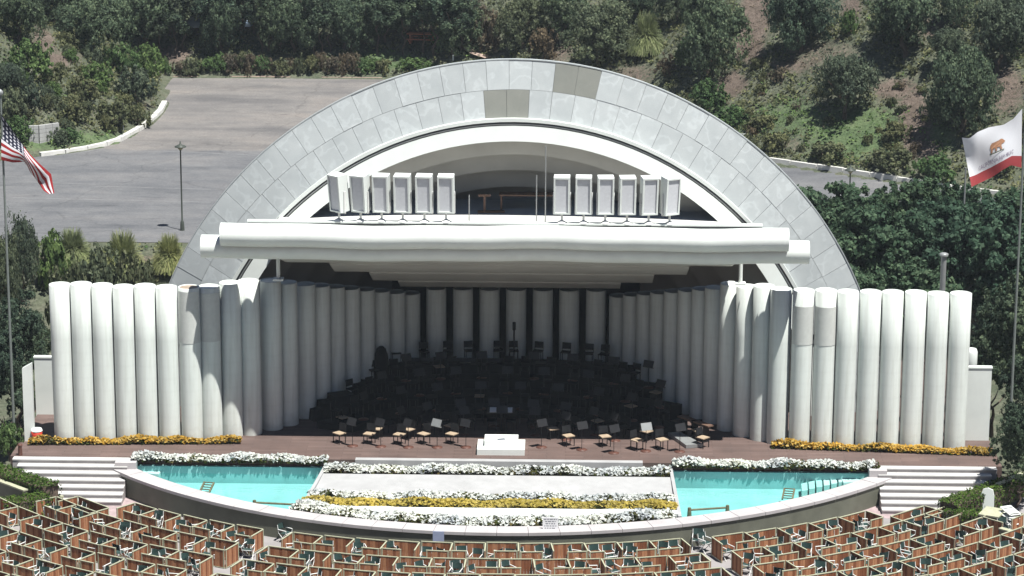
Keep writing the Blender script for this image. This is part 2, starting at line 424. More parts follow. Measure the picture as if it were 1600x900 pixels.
def terrain(X, Y):
    X = np.asarray(X, float); Y = np.asarray(Y, float)
    d = seg_dist(X, Y, LOT); ins = in_lot(X, Y)
    left = np.clip((-X-2)/14, 0, 1)                    # behind the lot's far side the ground first steps up, then climbs
    up = np.where(d < 1.2, d*.55, .66+(d-1.2)*.62) ; up = np.where(d > 30, .66+28.8*.62+(d-30)*.30, up)
    up = up+np.clip(d-1, 0, 1)*.18*fnoise(X, Y)*np.clip(d/4, 0, 2)
    z = np.where(ins, -.03, up)
    s = np.clip((Y_FRONT-Y)/7.5, 0, 1); s = s*s*(3-2*s)
    low = -2.6*s
    z = np.where(Y < Y_FRONT, np.where(ins, low, up*(1-s)+low), z)
    return z
def on_terrain(px, py):
    d = ray(px, py); d = d/np.linalg.norm(d)
    t = np.arange(125, 420, .25); P = CAM[None]+d[None]*t[:, None]
    h = terrain(P[:, 0], P[:, 1]); k = np.argmax(P[:, 2] < h)
    return P[k]

# --- terrain sheet with its cover map (bare soil / green ground cover), spots measured on the hillside
COVER = [  # px, py, rx, ry, soil, green
 (1182, 15, 22, 50, 1.0, 0), (1168, 72, 26, 26, .9, 0), (1142, 132, 26, 20, .9, 0), (1430, 190, 26, 55, .9, 0), (1398, 140, 36, 18, .8, 0), (1452, 238, 26, 22, .7, 0), (1572, 140, 34, 40, .7, 0), (1455, 44, 24, 16, .8, 0), (1290, 85, 90, 26, .45, 0), (1330, 12, 18, 26, .7, 0), (1240, 105, 40, 14, .6, 0),
 (1500, 150, 30, 20, .5, 0), (990, 118, 40, 22, .55, 0), (870, 80, 30, 24, .6, 0), (760, 60, 30, 24, .5, 0), (1230, 225, 40, 10, .5, 0),
 (1340, 205, 85, 40, 0, .9), (1240, 185, 70, 34, 0, .6), (1465, 215, 30, 26, 0, .8), (1300, 245, 60, 14, 0, .5), (1130, 190, 60, 30, 0, .6), (600, 95, 60, 18, 0, .7),
 (66, 72, 18, 32, .9, 0), (92, 98, 18, 14, .9, 0), (120, 92, 14, 10, .6, 0), (272, 85, 26, 14, .9, 0), (95, 170, 30, 12, .4, 0), (230, 165, 16, 14, .4, 0), (140, 218, 80, 14, .1, .7), (60, 225, 60, 12, 0, .7), (100, 150, 40, 20, 0, .3),
 (80, 420, 40, 24, .8, 0), (210, 415, 60, 22, .6, .1)]
xs = np.concatenate([np.arange(-260, -50, 12), np.arange(-50, 56, .7), np.arange(58, 260, 12)])
ys = np.concatenate([np.arange(-150, 12, 9), np.arange(12, 30, 2), np.arange(30, 122, .7), np.arange(124, 420, 12)])
GX, GY = np.meshgrid(xs, ys); GZ = terrain(GX, GY)
rad = np.hypot(GX-POOL_O[0], GY-POOL_O[1])
GZ = np.where(GY < 14, -2.6, GZ)
n_x = len(xs)
V = np.stack([GX, GY, GZ], -1).reshape(-1, 3)
idx = np.arange(len(V)).reshape(len(ys), n_x)
Fq = np.stack([idx[:-1, :-1], idx[:-1, 1:], idx[1:, 1:], idx[1:, :-1]], -1).reshape(-1, 4)
me = bpy.data.meshes.new('terrain'); me.from_pydata(V.tolist(), [], Fq.tolist()); me.materials.append(MATS['hill_soil'])
v = V-CAM; dd = np.maximum(v@FW, 1); PXs = 800+FPX*(v@RT)/dd; PYs = 450-FPX*(v@UP)/dd
soil = np.zeros(len(V)); grn = np.zeros(len(V))
for cx, cy, rx, ry, a, b in COVER:
    w = np.exp(-(((PXs-cx)/rx)**2+((PYs-cy)/ry)**2)**1.5*.7)
    soil = np.maximum(soil, w*a); grn = np.maximum(grn, w*b)
ca = me.color_attributes.new('cover', 'FLOAT_COLOR', 'POINT')
ca.data.foreach_set('color', np.stack([soil, grn, grn*0, grn*0+1], -1).astype(np.float32).reshape(-1))
me.polygons.foreach_set('use_smooth', [True]*len(Fq))
struct(link('terrain', me))

# --- parking lot
def lot_sheet(name, pts, z, mat):
    bm = bmesh.new(); vs_ = [bm.verts.new((p[0], p[1], z)) for p in pts]; bm.faces.new(vs_)
    bmesh.ops.triangulate(bm, faces=bm.faces[:]); bmesh.ops.recalc_face_normals(bm, faces=bm.faces[:])
    m_ = bpy.data.meshes.new(name); bm.to_mesh(m_); bm.free(); m_.materials.append(MATS[mat])
    if m_.polygons[0].normal.z < 0: m_.flip_normals()
    return link(name, m_)
lp = [(p[0], p[1]) for p in LOT]+[(LOT[-1][0], Y_FRONT), (LOT[0][0], Y_FRONT)]
lot = struct(lot_sheet('parking_lot', lp, 0.0, 'asphalt'))
simple('faded_line', (.20, .20, .205), .9, .2, 1.0)
for a, b in (((20, 309), (330, 316)), ((150, 291), (330, 296)), ((255, 236), (410, 243)), ((30, 284), (150, 288))):
    A = at_z(*a, 0); B = at_z(*b, 0); d = (B-A)[:2]; d /= np.hypot(*d); n_ = np.array([-d[1], d[0]])*.06
    mb = MB().add([(A[0]-n_[0], A[1]-n_[1], .005), (B[0]-n_[0], B[1]-n_[1], .005), (B[0]+n_[0], B[1]+n_[1], .005), (A[0]+n_[0], A[1]+n_[1], .005)], [(0, 1, 2, 3)])
    mb.build('painted_line', 'faded_line', lot)
def kerb(pix, w, h, step, name_parent, gap=.03):
    par = props(bpy.data.objects.new(name_parent, None), None, None, None, 'structure'); col.objects.link(par)
    P = [at_z(px, py, 0)[:2] for px, py in pix]
    # resample
    L = [0]
    for a, b in zip(P[:-1], P[1:]): L.append(L[-1]+np.hypot(*(b-a)))
    n = max(2, int(L[-1]/step)); S = np.linspace(0, L[-1], n+1)
    Q = np.stack([np.interp(S, L, [p[0] for p in P]), np.interp(S, L, [p[1] for p in P])], -1)
    for a, b in zip(Q[:-1], Q[1:]):
        c = (a+b)/2; l = np.hypot(*(b-a))-gap; ang = atan2(b[1]-a[1], b[0]-a[0])
        mb = MB(); hh = h*random.uniform(.9, 1.1)
        x, y0, y1 = l/2, -w/2, w/2
        mb.hexa([(-x, y0, -.1), (x, y0, -.1), (x, y1, -.1), (-x, y1, -.1)], [(-x+.02, y0+.03, hh), (x-.02, y0+.03, hh), (x-.02, y1-.03, hh), (-x+.02, y1-.03, hh)])
        if w < .2 and random.random() < .35: continue
        o = mb.build('kerb_block', 'kerb_white' if w > .2 else 'path_pink', par); o.location = (c[0], c[1], random.uniform(-.01, .01)); o.rotation_euler = (0, 0, ang+random.uniform(-.015, .015))
    return par
kerb([(62, 244), (120, 237), (180, 224), (225, 199), (250, 177), (257, 162)], .42, .26, 1.7, 'kerb')
kerb([(262, 121), (420, 121), (598, 123)], .16, .10, 2.2, 'kerb')
kerb([(1195, 254), (1300, 269), (1400, 284), (1480, 296), (1580, 309)], .30, .36, 1.9, 'kerb')

# --- audience floor: one sheet, gentle near the pool and steep further up
mb = MB(); rs = [21.3, 23, 24, 30, 36, 42]
mb.sheet([[pol(r, a, aud_z(r)) for a in np.linspace(-1.12, 1.12, 61)] for r in rs])
struct(mb.build('audience_floor', 'audience_concrete'))
# the benches further up the bowl, behind the picture's lower edge, weathered dark
simple('weathered_bench', (.10, .085, .07), .9, .2, .5)
mb = MB(); rs = [42, 46, 70, 100, 128, 150]
mb.sheet([[pol(r, a, aud_z(r)) for a in np.linspace(-1.75, 1.75, 61)] for r in rs])
struct(mb.build('bench_slope', 'weathered_bench'))
# --- pink brick landings at the foot of both stairs
for s, px in ((-1, ((84, 766), (190, 766), (300, 800), (120, 812))), (1, ((1380, 780), (1500, 784), (1440, 815), (1280, 800)))):
    P = [at_z(x, y, ZA+.004) for x, y in px]
    mb = MB().add(P, [(0, 3, 2, 1)] if s < 0 else [(0, 3, 2, 1)]); struct(mb.build('landing', 'paver_pink'))

# --- stage floor (a slab from the apron to behind the back columns)
YS0, YS1 = -3.05, 14.0; XL, XR = -21.4, 21.0
mb = MB().hexa([(XL, YS0, -1.5), (XR, YS0, -1.5), (XR, YS1, -1.5), (XL, YS1, -1.5)], [(XL, YS0, 0), (XR, YS0, 0), (XR, YS1, 0), (XL, YS1, 0)])
struct(mb.build('stage_floor', 'stage_deck'))

# --- pool: floor, water, curved front wall with coping, back wall
A0, A1 = radians(-50.5), radians(50.5)
WZ = -.62; CZ = -.32
xa, xb = -16.4, 15.8
pool = empty('pool', (0, 0, 0), 0, 'curved turquoise reflecting pool in front of the stage', 'pool')
mb = MB(); ann(mb, POOL_R-.0, POOL_R+.14, A0, A1, ZA-.3, CZ-.13, POOL_O, 64); mb.build('front_wall', 'olive_wall', pool)
cop = props(bpy.data.objects.new('coping', None)); col.objects.link(cop); cop.parent = pool
n_c = 30
for i in range(n_c):
    mb = MB(); a, b = A0+(A1-A0)*i/n_c, A0+(A1-A0)*(i+1)/n_c
    ann(mb, POOL_R-.62, POOL_R+.2, a+.0004, b-.0004, CZ-.13, CZ+random.uniform(-.004, .004), POOL_O, 3); mb.build('coping_stone', 'coping_pink', cop)
mb = MB(); ann(mb, POOL_R-.35, POOL_R-.004, A0, A1, ZA, CZ-.135, POOL_O, 64); mb.build('inner_wall', 'pool_paint', pool)
mb = MB()
rows = []
for a in np.linspace(A0, A1, 50):
    x, y, _ = pol(POOL_R-.3, a, 0); rows.append([(x, YS0-.02, -1.05), (x, y, -1.05)])
mb.sheet(rows); mb.build('floor', 'pool_paint', pool)
mb = MB().box(((xa+xb)/2, YS0-.12, -.7), (xb-xa, .2, .78)); mb.build('back_wall', 'pool_paint', pool)
mb = MB()
rows = []
for a in np.linspace(A0*.995, A1*.995, 40):
    x, y, _ = pol(POOL_R-.36, a, 0); rows.append([(x, YS0-.225, WZ), (x, y, WZ)])
mb.sheet(rows); mb.build('water', 'pool_water', pool)
# pale shelf steps at both ends of the pool
for s, pts in ((-1, [(222, 727), (258, 727), (248, 741), (214, 738)]), (1, [(1310, 738), (1352, 738), (1356, 752), (1318, 754)])):
    P = [at_z(x, y, -.55) for x, y in pts]
    mb = MB().hexa([(p[0], p[1], -1.04) for p in P[::-1]], [(p[0], p[1], -.55) for p in P[::-1]]); mb.build('shelf', 'pool_pale', pool)
for k in range(6):
    x0 = 1252+k*11.5; y0 = 761-k*2.6
    P = [at_z(x, y, -.64+k*.012) for x, y in ((x0, y0-6), (x0+9, y0-8), (x0+10, y0+4), (x0+1, y0+5))]
    mb = MB().hexa([(p[0], p[1], -1.04) for p in P[::-1]], [(p[0], p[1], -.66+k*.015) for p in P[::-1]]); mb.build('step', 'pool_pale', pool)
# spray pipes and ladders
def pipe(a, b, label):
    A = at_z(*a, WZ+.06); B = at_z(*b, WZ+.06)
    t = empty('spray_pipe', (A[0], A[1], WZ), 0, label, 'pipe')
    v = B-A
    MB().tube((0, 0, .06), (v[0], v[1], .06), .045, n=8).build('pipe_run', 'rust_pipe', t)
    for k in (0.02, .98):
        MB().tube((v[0]*k, v[1]*k, -.4), (v[0]*k, v[1]*k, .16), .11, .07, 10).build('nozzle', 'rust_pipe', t)
pipe((396, 785), (472, 789), 'rusty spray pipe low in the left half of the pool')
pipe((1076, 797), (1138, 793), 'rusty spray pipe in the right half of the pool beside white flowers')
def ladder(px, py, label):
    A = at_z(px, py, WZ); t = empty('pool_rack', (A[0], A[1], WZ), -.2, label, 'rack', None, .75)
    for k in (-.28, .28):
        MB().box((k, .2, .08), (.09, 1.0, .09), rx=.35).build('rail', 'rust_pipe', t)
    for k in range(5): MB().box((0, -.15+k*.2, -.04+k*.073), (.62, .05, .05)).build('rung', 'rust_pipe', t)
ladder(321, 766, 'brown wooden rack leaning in the left half of the pool')
ladder(1231, 776, 'brown wooden rack leaning in the right half of the pool')

# --- centre terrace between the two basins
terr = empty('flower_terrace', (0, 0, 0), 0, 'white sloping terrace with planting troughs between the two pool basins', 'terrace')
xL0, xL1 = -7.85, -8.5; xR0, xR1 = 6.95, 7.15
def slab(name, y0, y1, z0, z1, mat, zb=-1.1, xl=None, xr=None):
    f = lambda y: (y-(-2.8))/(-9.2+2.8)
    def X(y): return ((xL0+(xL1-xL0)*f(y)) if xl is None else xl, (xR0+(xR1-xR0)*f(y)) if xr is None else xr)
    a, b = X(y0), X(y1)
    return MB().hexa([(b[0], y1, zb), (b[1], y1, zb), (a[1], y0, zb), (a[0], y0, zb)], [(b[0], y1, z1), (b[1], y1, z1), (a[1], y0, z0), (a[0], y0, z0)]).build(name, mat, terr)
slab('stage_ledge', YS0-.005, YS0-.35, .10, .10, 'concrete_white', -.5, x_at(556, YS0, 0), x_at(1004, YS0, 0))
slab('trough', -3.45, -4.3, -.28, -.28, 'bark')
slab('deck', -4.34, -6.35, -.22, -.40, 'concrete_white')
slab('trough', -6.38, -8.25, -.50, -.52, 'bark')
slab('deck', -8.28, -8.75, -.36, -.36, 'white_paint')
for sx in (0, 1):
    rows = []
    x = (xL0+.06, xL1+.06) if sx == 0 else (xR0-.06, xR1-.06)
    MB().hexa([(x[1]-.07, -9.0, -1.1), (x[1]+.07, -9.0, -1.1), (x[0]+.07, -3.28, -1.1), (x[0]-.07, -3.28, -1.1)], [(x[1]-.07, -9.0, -.38), (x[1]+.07, -9.0, -.38), (x[0]+.07, -3.28, -.12), (x[0]-.07, -3.28, -.12)]).build('side_wall', 'concrete_white', terr)
# front trough follows the curve of the wall
mb = MB(); ann(mb, POOL_R-1.75, POOL_R-.63, radians(-24.5), radians(20.5), -1.1, -.42, POOL_O, 24); mb.build('trough', 'bark', terr)
mb = MB(); ann(mb, POOL_R-2.6, POOL_R-1.76, radians(-20.5), radians(17.5), -1.1, -.38, POOL_O, 24); mb.build('deck', 'white_paint', terr)

# --- stairs at both ends of the pool
def stairs(x0, x1, y0, label, skew):
    t = empty('stairway', (0, 0, 0), 0, label, 'stairs')
    n = 7; rise = -ZA/n; run = .36
    for k in range(n):
        z1 = -rise*k-.0; ya = y0-run*k; yb = ya-run
        xa_, xb_ = (x0+skew*k, x1) if skew > 0 else (x0, x1+skew*k)
        if k == 0: z1 = -.015
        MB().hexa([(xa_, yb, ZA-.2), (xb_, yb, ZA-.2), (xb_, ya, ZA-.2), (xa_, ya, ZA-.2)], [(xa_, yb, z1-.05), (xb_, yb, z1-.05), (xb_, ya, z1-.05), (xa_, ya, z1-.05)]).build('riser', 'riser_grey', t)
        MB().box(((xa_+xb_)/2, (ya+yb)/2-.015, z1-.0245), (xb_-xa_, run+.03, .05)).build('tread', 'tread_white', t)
    return t
stairs(x_at(22, YS0, 0), x_at(186, -5.2, -1.0)+.15, YS0-.003, 'white stairs at the left end of the pool beside the hedge', .26)
stairs(x_at(1380, -5.0, -1.0)-.1, x_at(1556, YS0, 0), YS0-.003, 'white stairs at the right end of the pool, partly shaded by a tree', -.26)
# flat white border between stairs and pool back edge
for xa_, xb_ in ((x_at(205, YS0, 0)-.6, -15.9), (15.3, x_at(1380, YS0, 0)+.1)):
    struct(MB().box(((xa_+xb_)/2, YS0-.35, -.42), (xb_-xa_, .68, .78)).build('border', 'coping_pink'))

# ================================================================== FLOWER BEDS
def leaf_quads(C, size, nrm=None, jitter=1.0):
    """one randomly turned quad at each centre"""
    n = len(C); a = rng.normal(size=(n, 3))
    if nrm is not None: a = nrm+a*jitter
    a /= np.linalg.norm(a, axis=1, keepdims=True)+1e-9
    b = rng.normal(size=(n, 3)); t1 = np.cross(a, b); t1 /= np.linalg.norm(t1, axis=1, keepdims=True)+1e-9; t2 = np.cross(a, t1)
    s = (size if np.ndim(size) else np.full(n, size))[:, None]*rng.uniform(.65, 1.35, (n, 1)); q = rng.uniform(.5, 1.0, (n, 1))
    return np.stack([C-t1*s, C-t2*s*q, C+t1*s, C+t2*s*q], 1)
def flower_bed(name, path, width, h, petal, dens, label, z, size=.075, leaf_share=1.0):
    """path: world points along the middle of the bed"""
    P = np.array(path, float); L = np.concatenate([[0], np.cumsum(np.hypot(*np.diff(P[:, :2], axis=0).T))])
    tot = L[-1]; t = empty(name, (P[0][0], P[0][1], z), 0, label, 'flowers'); t['kind'] = 'stuff'
    off = np.array([P[0][0], P[0][1], z])
    def scat(n, hz0, hz1, clump):
        s = rng.uniform(0, tot, n)
        if clump:
            cs = rng.uniform(0, tot, max(4, int(tot*10))); s = np.clip(cs[rng.integers(0, len(cs), n)]+rng.normal(0, .13, n), 0, tot)
        w = rng.uniform(-.5, .5, n)*width
        x = np.interp(s, L, P[:, 0]); y = np.interp(s, L, P[:, 1]); zz = np.interp(s, L, P[:, 2])
        dx = np.gradient(P[:, 0]); dy = np.gradient(P[:, 1]); ax = np.interp(s, L, dx); ay = np.interp(s, L, dy); l = np.hypot(ax, ay)
        hh = h*(1-.35*np.abs(w/width*2)**2)*(.8+.3*np.sin(s*2.3)*np.sin(s*.9+1))
        return np.stack([x-ay/l*w, y+ax/l*w, zz+hh*rng.uniform(hz0, hz1, n)], 1)-off
    up = np.array([0, -.3, 1.0])
    link('foliage', quads_mesh('foliage', leaf_quads(scat(int(tot*width*260*leaf_share), 0, .85, False), size*1.1, up, .9), 'bed_leaf'), t)
    link('blossom', quads_mesh('blossom', leaf_quads(scat(int(tot*width*dens), .45, 1.05, True), size, up, .6), petal), t)
    return t
ps = lambda pts, z: [at_z(x, y, z) for x, y in pts]
def lin(p0, p1, n=12): return [tuple(np.array(p0)+(np.array(p1)-np.array(p0))*k/(n-1)) for k in range(n)]
yb = YS0-.02
flower_bed('flower_bed', lin((x_at(208, yb, 0), yb-.05, -.1), (x_at(512, yb, 0), yb-.05, -.1)), .62, .36, 'petal_white', 430, 'white flowers along the back edge of the left pool basin', -.1)
flower_bed('flower_bed', lin((x_at(1052, yb, 0), yb-.05, -.1), (x_at(1374, yb, 0), yb-.05, -.1)), .62, .36, 'petal_white', 430, 'white flowers along the back edge of the right pool basin', -.1)
flower_bed('flower_bed', lin((xL0+.05, -3.85, -.28), (xR0-.1, -3.85, -.28)), .75, .36, 'petal_white', 360, 'white flowers in the trough just below the stage front', -.28)
flower_bed('flower_bed', lin((xL1+.25, -6.75, -.5), (xR1-.2, -6.75, -.5)), .70, .34, 'petal_white', 360, 'upper row of white flowers above the yellow row on the terrace', -.5)
flower_bed('flower_bed', lin((xL1+.1, -7.75, -.5), (xR1-.15, -7.75, -.5)), .80, .34, 'petal_yellow', 640, 'row of yellow flowers across the middle of the terrace', -.5)
flower_bed('flower_bed', [pol(POOL_R-1.15, a, -.42) for a in np.linspace(radians(-24.3), radians(20.3), 24)], .95, .36, 'petal_white', 330, 'front row of white flowers behind the curved pool coping', -.42)
flower_bed('flower_bed', lin(at_z(46, 694, 0), at_z(376, 692, 0)), .42, .36, 'petal_orange', 640, 'orange flowers at the foot of the left column wing', 0)
flower_bed('flower_bed', lin(at_z(1206, 699, 0), at_z(1556, 711, 0)), .45, .36, 'petal_orange', 640, 'orange flowers at the foot of the right column wing', 0)

# ================================================================== THE SHELL
SZ = -0.93                                             # centre of the arches
def arcp(r, a, y): return (r*sin(a), y, SZ+r*cos(a))   # a = 0 at the crown, positive to the right
shell = empty('concert_shell', (0, 5, 0), 0, 'huge grey and white arched concert shell over the stage', 'shell')
SO = Vector((0, 5, 0))
def sh(p): return (p[0]-SO.x, p[1]-SO.y, p[2]-SO.z)
A_SH = radians(88)
def arch(name, mat, prof, n=72, closed=True):
    """sweep a profile of (radius, depth) round the arch"""
    mb = MB(); rows = []
    pr = prof+[prof[0]] if closed else prof
    for i in range(n+1):
        a = -A_SH+2*A_SH*i/n; rows.append([sh(arcp(r, a, y)) for r, y in pr])
    mb.sheet(rows, False)
    o = mb.build(name, mat, shell)
    o.data.polygons.foreach_set('use_smooth', [False]*len(o.data.polygons))
    bm = bmesh.new(); bm.from_mesh(o.data); bmesh.ops.recalc_face_normals(bm, faces=bm.faces[:]); bm.to_mesh(o.data); bm.free()
    return o
R_OUT, R_MID, R_IN, R_RIM, R_BAND, R_OPEN = 16.90, 15.62, 14.42, 14.28, 14.10, 13.43
# backing of the big flared band (joints show its darker face), then the separate cladding panels
yb0 = lambda r: 4.55+(r-R_IN)*.30
arch('band_backing', 'joint_grey', [(R_IN, yb0(R_IN)+.05), (R_OUT-.02, yb0(R_OUT)+.05), (R_OUT-.05, yb0(R_OUT)+.18), (R_IN, 6.0)])
arch('edge_trim', 'shell_panel', [(R_OUT-.015, yb0(R_OUT)-.03), (R_OUT+.03, yb0(R_OUT)-.03), (R_OUT+.03, yb0(R_OUT)+.16), (R_OUT-.015, yb0(R_OUT)+.16)])
OLD = set()
def panel_ring(r0, r1, n, shift, old, gap=.007):
    for i in range(n+1):
        a0 = -A_SH+2*A_SH*(i+shift)/n; a1 = -A_SH+2*A_SH*(i+1+shift)/n
        if a0 > A_SH-.01 or a1 < -A_SH+.01: continue
        a0 = max(a0, -A_SH); a1 = min(a1, A_SH); g = gap/r0; th = random.uniform(-.012, .012)
        am = (a0+a1)/2
        px = proj(arcp((r0+r1)/2, am, yb0((r0+r1)/2)))[0]
        isold = any(lo < px < hi for lo, hi in old)
        mb = MB(); rows_f = []
        c = Vector(arcp((r0+r1)/2, am, yb0((r0+r1)/2)))
        K = 4
        F_ = [[arcp(r, a0+g+(a1-a0-2*g)*k/K, yb0(r)+th) for r in (r0+gap, r1-gap)] for k in range(K+1)]
        B_ = [[arcp(r, a0+g+(a1-a0-2*g)*k/K, yb0(r)+.06) for r in (r0+gap, r1-gap)] for k in range(K+1)]
        for k in range(K):
            q = [F_[k][0], F_[k+1][0], F_[k+1][1], F_[k][1]]; b = [B_[k][0], B_[k+1][0], B_[k+1][1], B_[k][1]]
            pts = [Vector(p)-c for p in b]+[Vector(p)-c for p in q]
            fs = [(4, 5, 6, 7), (0, 1, 5, 4), (2, 3, 7, 6)]
            if k == 0: fs.append((3, 0, 4, 7))
            if k == K-1: fs.append((1, 2, 6, 5))
            mb.add(pts, fs)
        o = mb.build('panel', 'shell_panel_old' if isold else 'shell_panel', shell, loc=c-SO)
        if isold: o['label'] = 'darker unpainted cladding panel near the crown'
def ring_shift(n, r, px):
    a = math.asin(x_at(px, yb0(r), SZ+r*.99)/r); q = (a+A_SH)/(2*A_SH)*n; return q-math.floor(q)
panel_ring(R_MID, R_OUT, 50, ring_shift(50, (R_MID+R_OUT)/2, 866)-1, [(866, 938)])
panel_ring(R_IN, R_MID, 47, ring_shift(47, (R_IN+R_MID)/2, 757)-1, [(757, 825)])
arch('rim', 'white_shell', [(R_RIM, 4.30), (R_IN+.01, 4.30), (R_IN+.01, 6.0), (R_RIM, 6.0)])
arch('rim_groove', 'dark_line', [(R_BAND, 4.42), (R_RIM, 4.42), (R_RIM, 6.0), (R_BAND, 6.0)])
arch('rim_bead', 'grey_metal', [(R_BAND+.05, 4.33), (R_BAND+.10, 4.33), (R_BAND+.10, 4.45), (R_BAND+.05, 4.45)])
arch('white_band', 'white_shell', [(R_OPEN, 4.20), (R_BAND, 4.34), (R_BAND, 5.2), (R_OPEN, 5.2)])
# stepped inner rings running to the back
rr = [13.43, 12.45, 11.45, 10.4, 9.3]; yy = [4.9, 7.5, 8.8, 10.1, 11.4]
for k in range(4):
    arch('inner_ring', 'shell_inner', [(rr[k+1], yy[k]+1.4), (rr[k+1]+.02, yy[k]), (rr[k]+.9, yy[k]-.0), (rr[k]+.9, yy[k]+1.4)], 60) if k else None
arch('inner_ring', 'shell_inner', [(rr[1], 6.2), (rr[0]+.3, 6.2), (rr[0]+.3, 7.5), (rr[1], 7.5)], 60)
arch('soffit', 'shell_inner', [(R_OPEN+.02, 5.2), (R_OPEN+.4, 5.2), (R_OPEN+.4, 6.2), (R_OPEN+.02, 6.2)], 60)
# back wall closing the last ring
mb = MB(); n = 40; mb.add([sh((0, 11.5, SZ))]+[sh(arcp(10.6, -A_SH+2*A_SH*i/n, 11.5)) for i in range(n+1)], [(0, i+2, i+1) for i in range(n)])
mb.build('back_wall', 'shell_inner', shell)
# outer vault (roof going back)
arch('vault_roof', 'platform_grey', [(R_OUT-.4, 5.55), (R_OUT-.1, 5.55), (14.3, 11.9), (14.0, 11.9)])

# ================================================================== CANOPY over the stage front
YU, ZU, YLo, ZLo, RT_ = -1.75, 9.50, -1.12, 8.82, .50
can = empty('stage_canopy', (0, 0, 0), 0, 'white canopy of long horizontal tubes spanning the stage opening', 'canopy')
def htube(name, x0, x1, y, z, r, n=28):
    mb = MB(); N = 26; sag = lambda x: .035*sin(x*.5+1)+.02*sin(x*1.3)
    rows = [[(x0+(x1-x0)*i/N, y+r*cos(2*pi*k/n), z+sag(x0+(x1-x0)*i/N)+r*sin(2*pi*k/n)) for k in range(n+1)] for i in range(N+1)]
    mb.sheet(rows, True)
    for xe, s in ((x0, 1), (x1, -1)):
        for q, (ra, rb, da, db) in enumerate(((r, r*.9, 0, 0), (r*.9, r*.9, 0, .12), (r*.9, .001, .12, .12))):
            mb.sheet([[(xe+s*d, y+rq*cos(2*pi*k/n), z+sag(xe)+rq*sin(2*pi*k/n)) for k in range(n+1)] for rq, d in ((ra, da), (rb, db))])
    o = mb.build(name, 'white_paint', can); return o
htube('upper_tube', x_at(345, YU, ZU), x_at(1232, YU, ZU), YU, ZU, RT_)
htube('lower_tube', x_at(315, YLo, ZLo), x_at(1264, YLo, ZLo), YLo, ZLo, RT_)
# sloping ceiling of stepped reflector slabs
slabs = [(-1.1, 1.5, 8.36, 7.57, -9.9, 9.6), (1.5, 4.0, 7.50, 6.56, x_at(515, 1.5, 7.5), x_at(1077, 1.5, 7.5)), (4.0, 6.3, 6.50, 5.60, x_at(577, 4, 6.5), x_at(1022, 4, 6.5)), (6.3, 8.2, 5.55, 4.85, x_at(622, 6.3, 5.5), x_at(970, 6.3, 5.5))]
for k, (y0, y1, z0, z1, x0, x1) in enumerate(slabs):
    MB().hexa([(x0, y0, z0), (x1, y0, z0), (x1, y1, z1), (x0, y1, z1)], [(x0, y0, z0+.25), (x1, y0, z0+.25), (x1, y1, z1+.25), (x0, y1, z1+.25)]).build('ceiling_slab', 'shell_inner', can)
# flat top deck with its edge rail
MB().box((-.2, 3.9, 8.85), (20.5, 9.0, .2)).build('top_deck', 'platform_grey', can)
xr0, xr1 = x_at(386, -1.1, 9.95), x_at(1192, -1.1, 9.95)
MB().box(((xr0+xr1)/2, -.95, 9.96), (xr1-xr0, .34, .07)).build('edge_plank', 'white_paint', can)
MB().box(((xr0+xr1)/2, -.98, 9.86), (xr1-xr0-.05, .22, .12)).build('edge_dark_rail', 'dark_line', can)  # dark rail just below the white edge plank
for k in range(13):
    x = xr0+.3+(xr1-xr0-.6)*k/12
    MB().box((x, -.9, 9.4), (.10, .10, .82)).build('rail_post', 'white_metal', can)
for px, yy_, zt in ((435, .4, 8.4), (1157, .4, 8.4)):
    MB().tube((x_at(px, yy_, 7.2), yy_, 7.03), (x_at(px, yy_, 7.2), yy_, zt), .085, n=12).build('support_post', 'white_paint', can)
    MB().box((x_at(px, yy_, 7.2), yy_, 7.075), (.45, .45, .08)).build('base_plate', 'white_paint', can)

# ================================================================== LOUDSPEAKERS on the canopy
DZ = 9.995
def speaker(px, rz, tilt, label):
    y = -.95; x = x_at(px, y, DZ+.9)
    t = empty('loudspeaker', (x, y, DZ), rz, label, 'loudspeaker', 'white box loudspeakers on the canopy')
    H, W, D = 1.62, .68, .55; zc = .42+H/2
    def T(p):
        q = (p[0], p[1], p[2]-zc); return (q[0], q[1]*cos(tilt)-q[2]*sin(tilt), q[1]*sin(tilt)+q[2]*cos(tilt)+zc)
    def tb(mb, c, d):
        b = MB().box(c, d); mb.add([T(p) for p in b.v], b.f); return mb
    cab = MB(); e = .07
    tb(cab, (0, .06, zc), (W, D-.12, H)); f = -D/2
    for c, d in (((0, f+.06, zc+H/2-e/2), (W, .12, e)), ((0, f+.06, zc-H/2+e/2), (W, .12, e)), ((-W/2+e/2, f+.06, zc), (e, .12, H-2*e)), ((W/2-e/2, f+.06, zc), (e, .12, H-2*e))): tb(cab, c, d)
    cab = cab.build('cabinet', 'white_paint', t)
    gr = MB(); tb(gr, (0, f+.075, zc), (W-2*e, .04, H-2*e)); gr.build('grille', 'grille_grey', t)
    y_ = MB(); yk = y_.build
    for s in (-1, 1): y_.box((s*(W/2+.03), .02, .42+.42), (.035, .09, .95))
    y_.box((0, .02, .385), (W+.095, .09, .05)); y_.build('yoke', 'white_metal', t)
    MB().tube((0, .02, .05), (0, .02, .36), .05, n=8).build('stem', 'white_metal', t)
    MB().lathe([(.22, 0), (.17, .05), (.05, .12), (.001, .12)], 10).build('foot', 'white_metal', t)
xsL = (529, 563, 596, 629, 663, 697); xsR = (878, 912, 946, 980, 1014, 1047)
rotL = (-.75, -.42, -.16, -.12, -.10, -.06); rotR = (-.04, -.03, .08, .12, .22, .50)
for k, (px, r) in enumerate(zip(xsL, rotL)): speaker(px, r, .10, f'white box loudspeaker on the canopy, {ORD[k+1]} from left in the left group')
for k, (px, r) in enumerate(zip(xsR, rotR)): speaker(px, r, .08, f'white box loudspeaker on the canopy, {ORD[k+1]} from left in the right group')
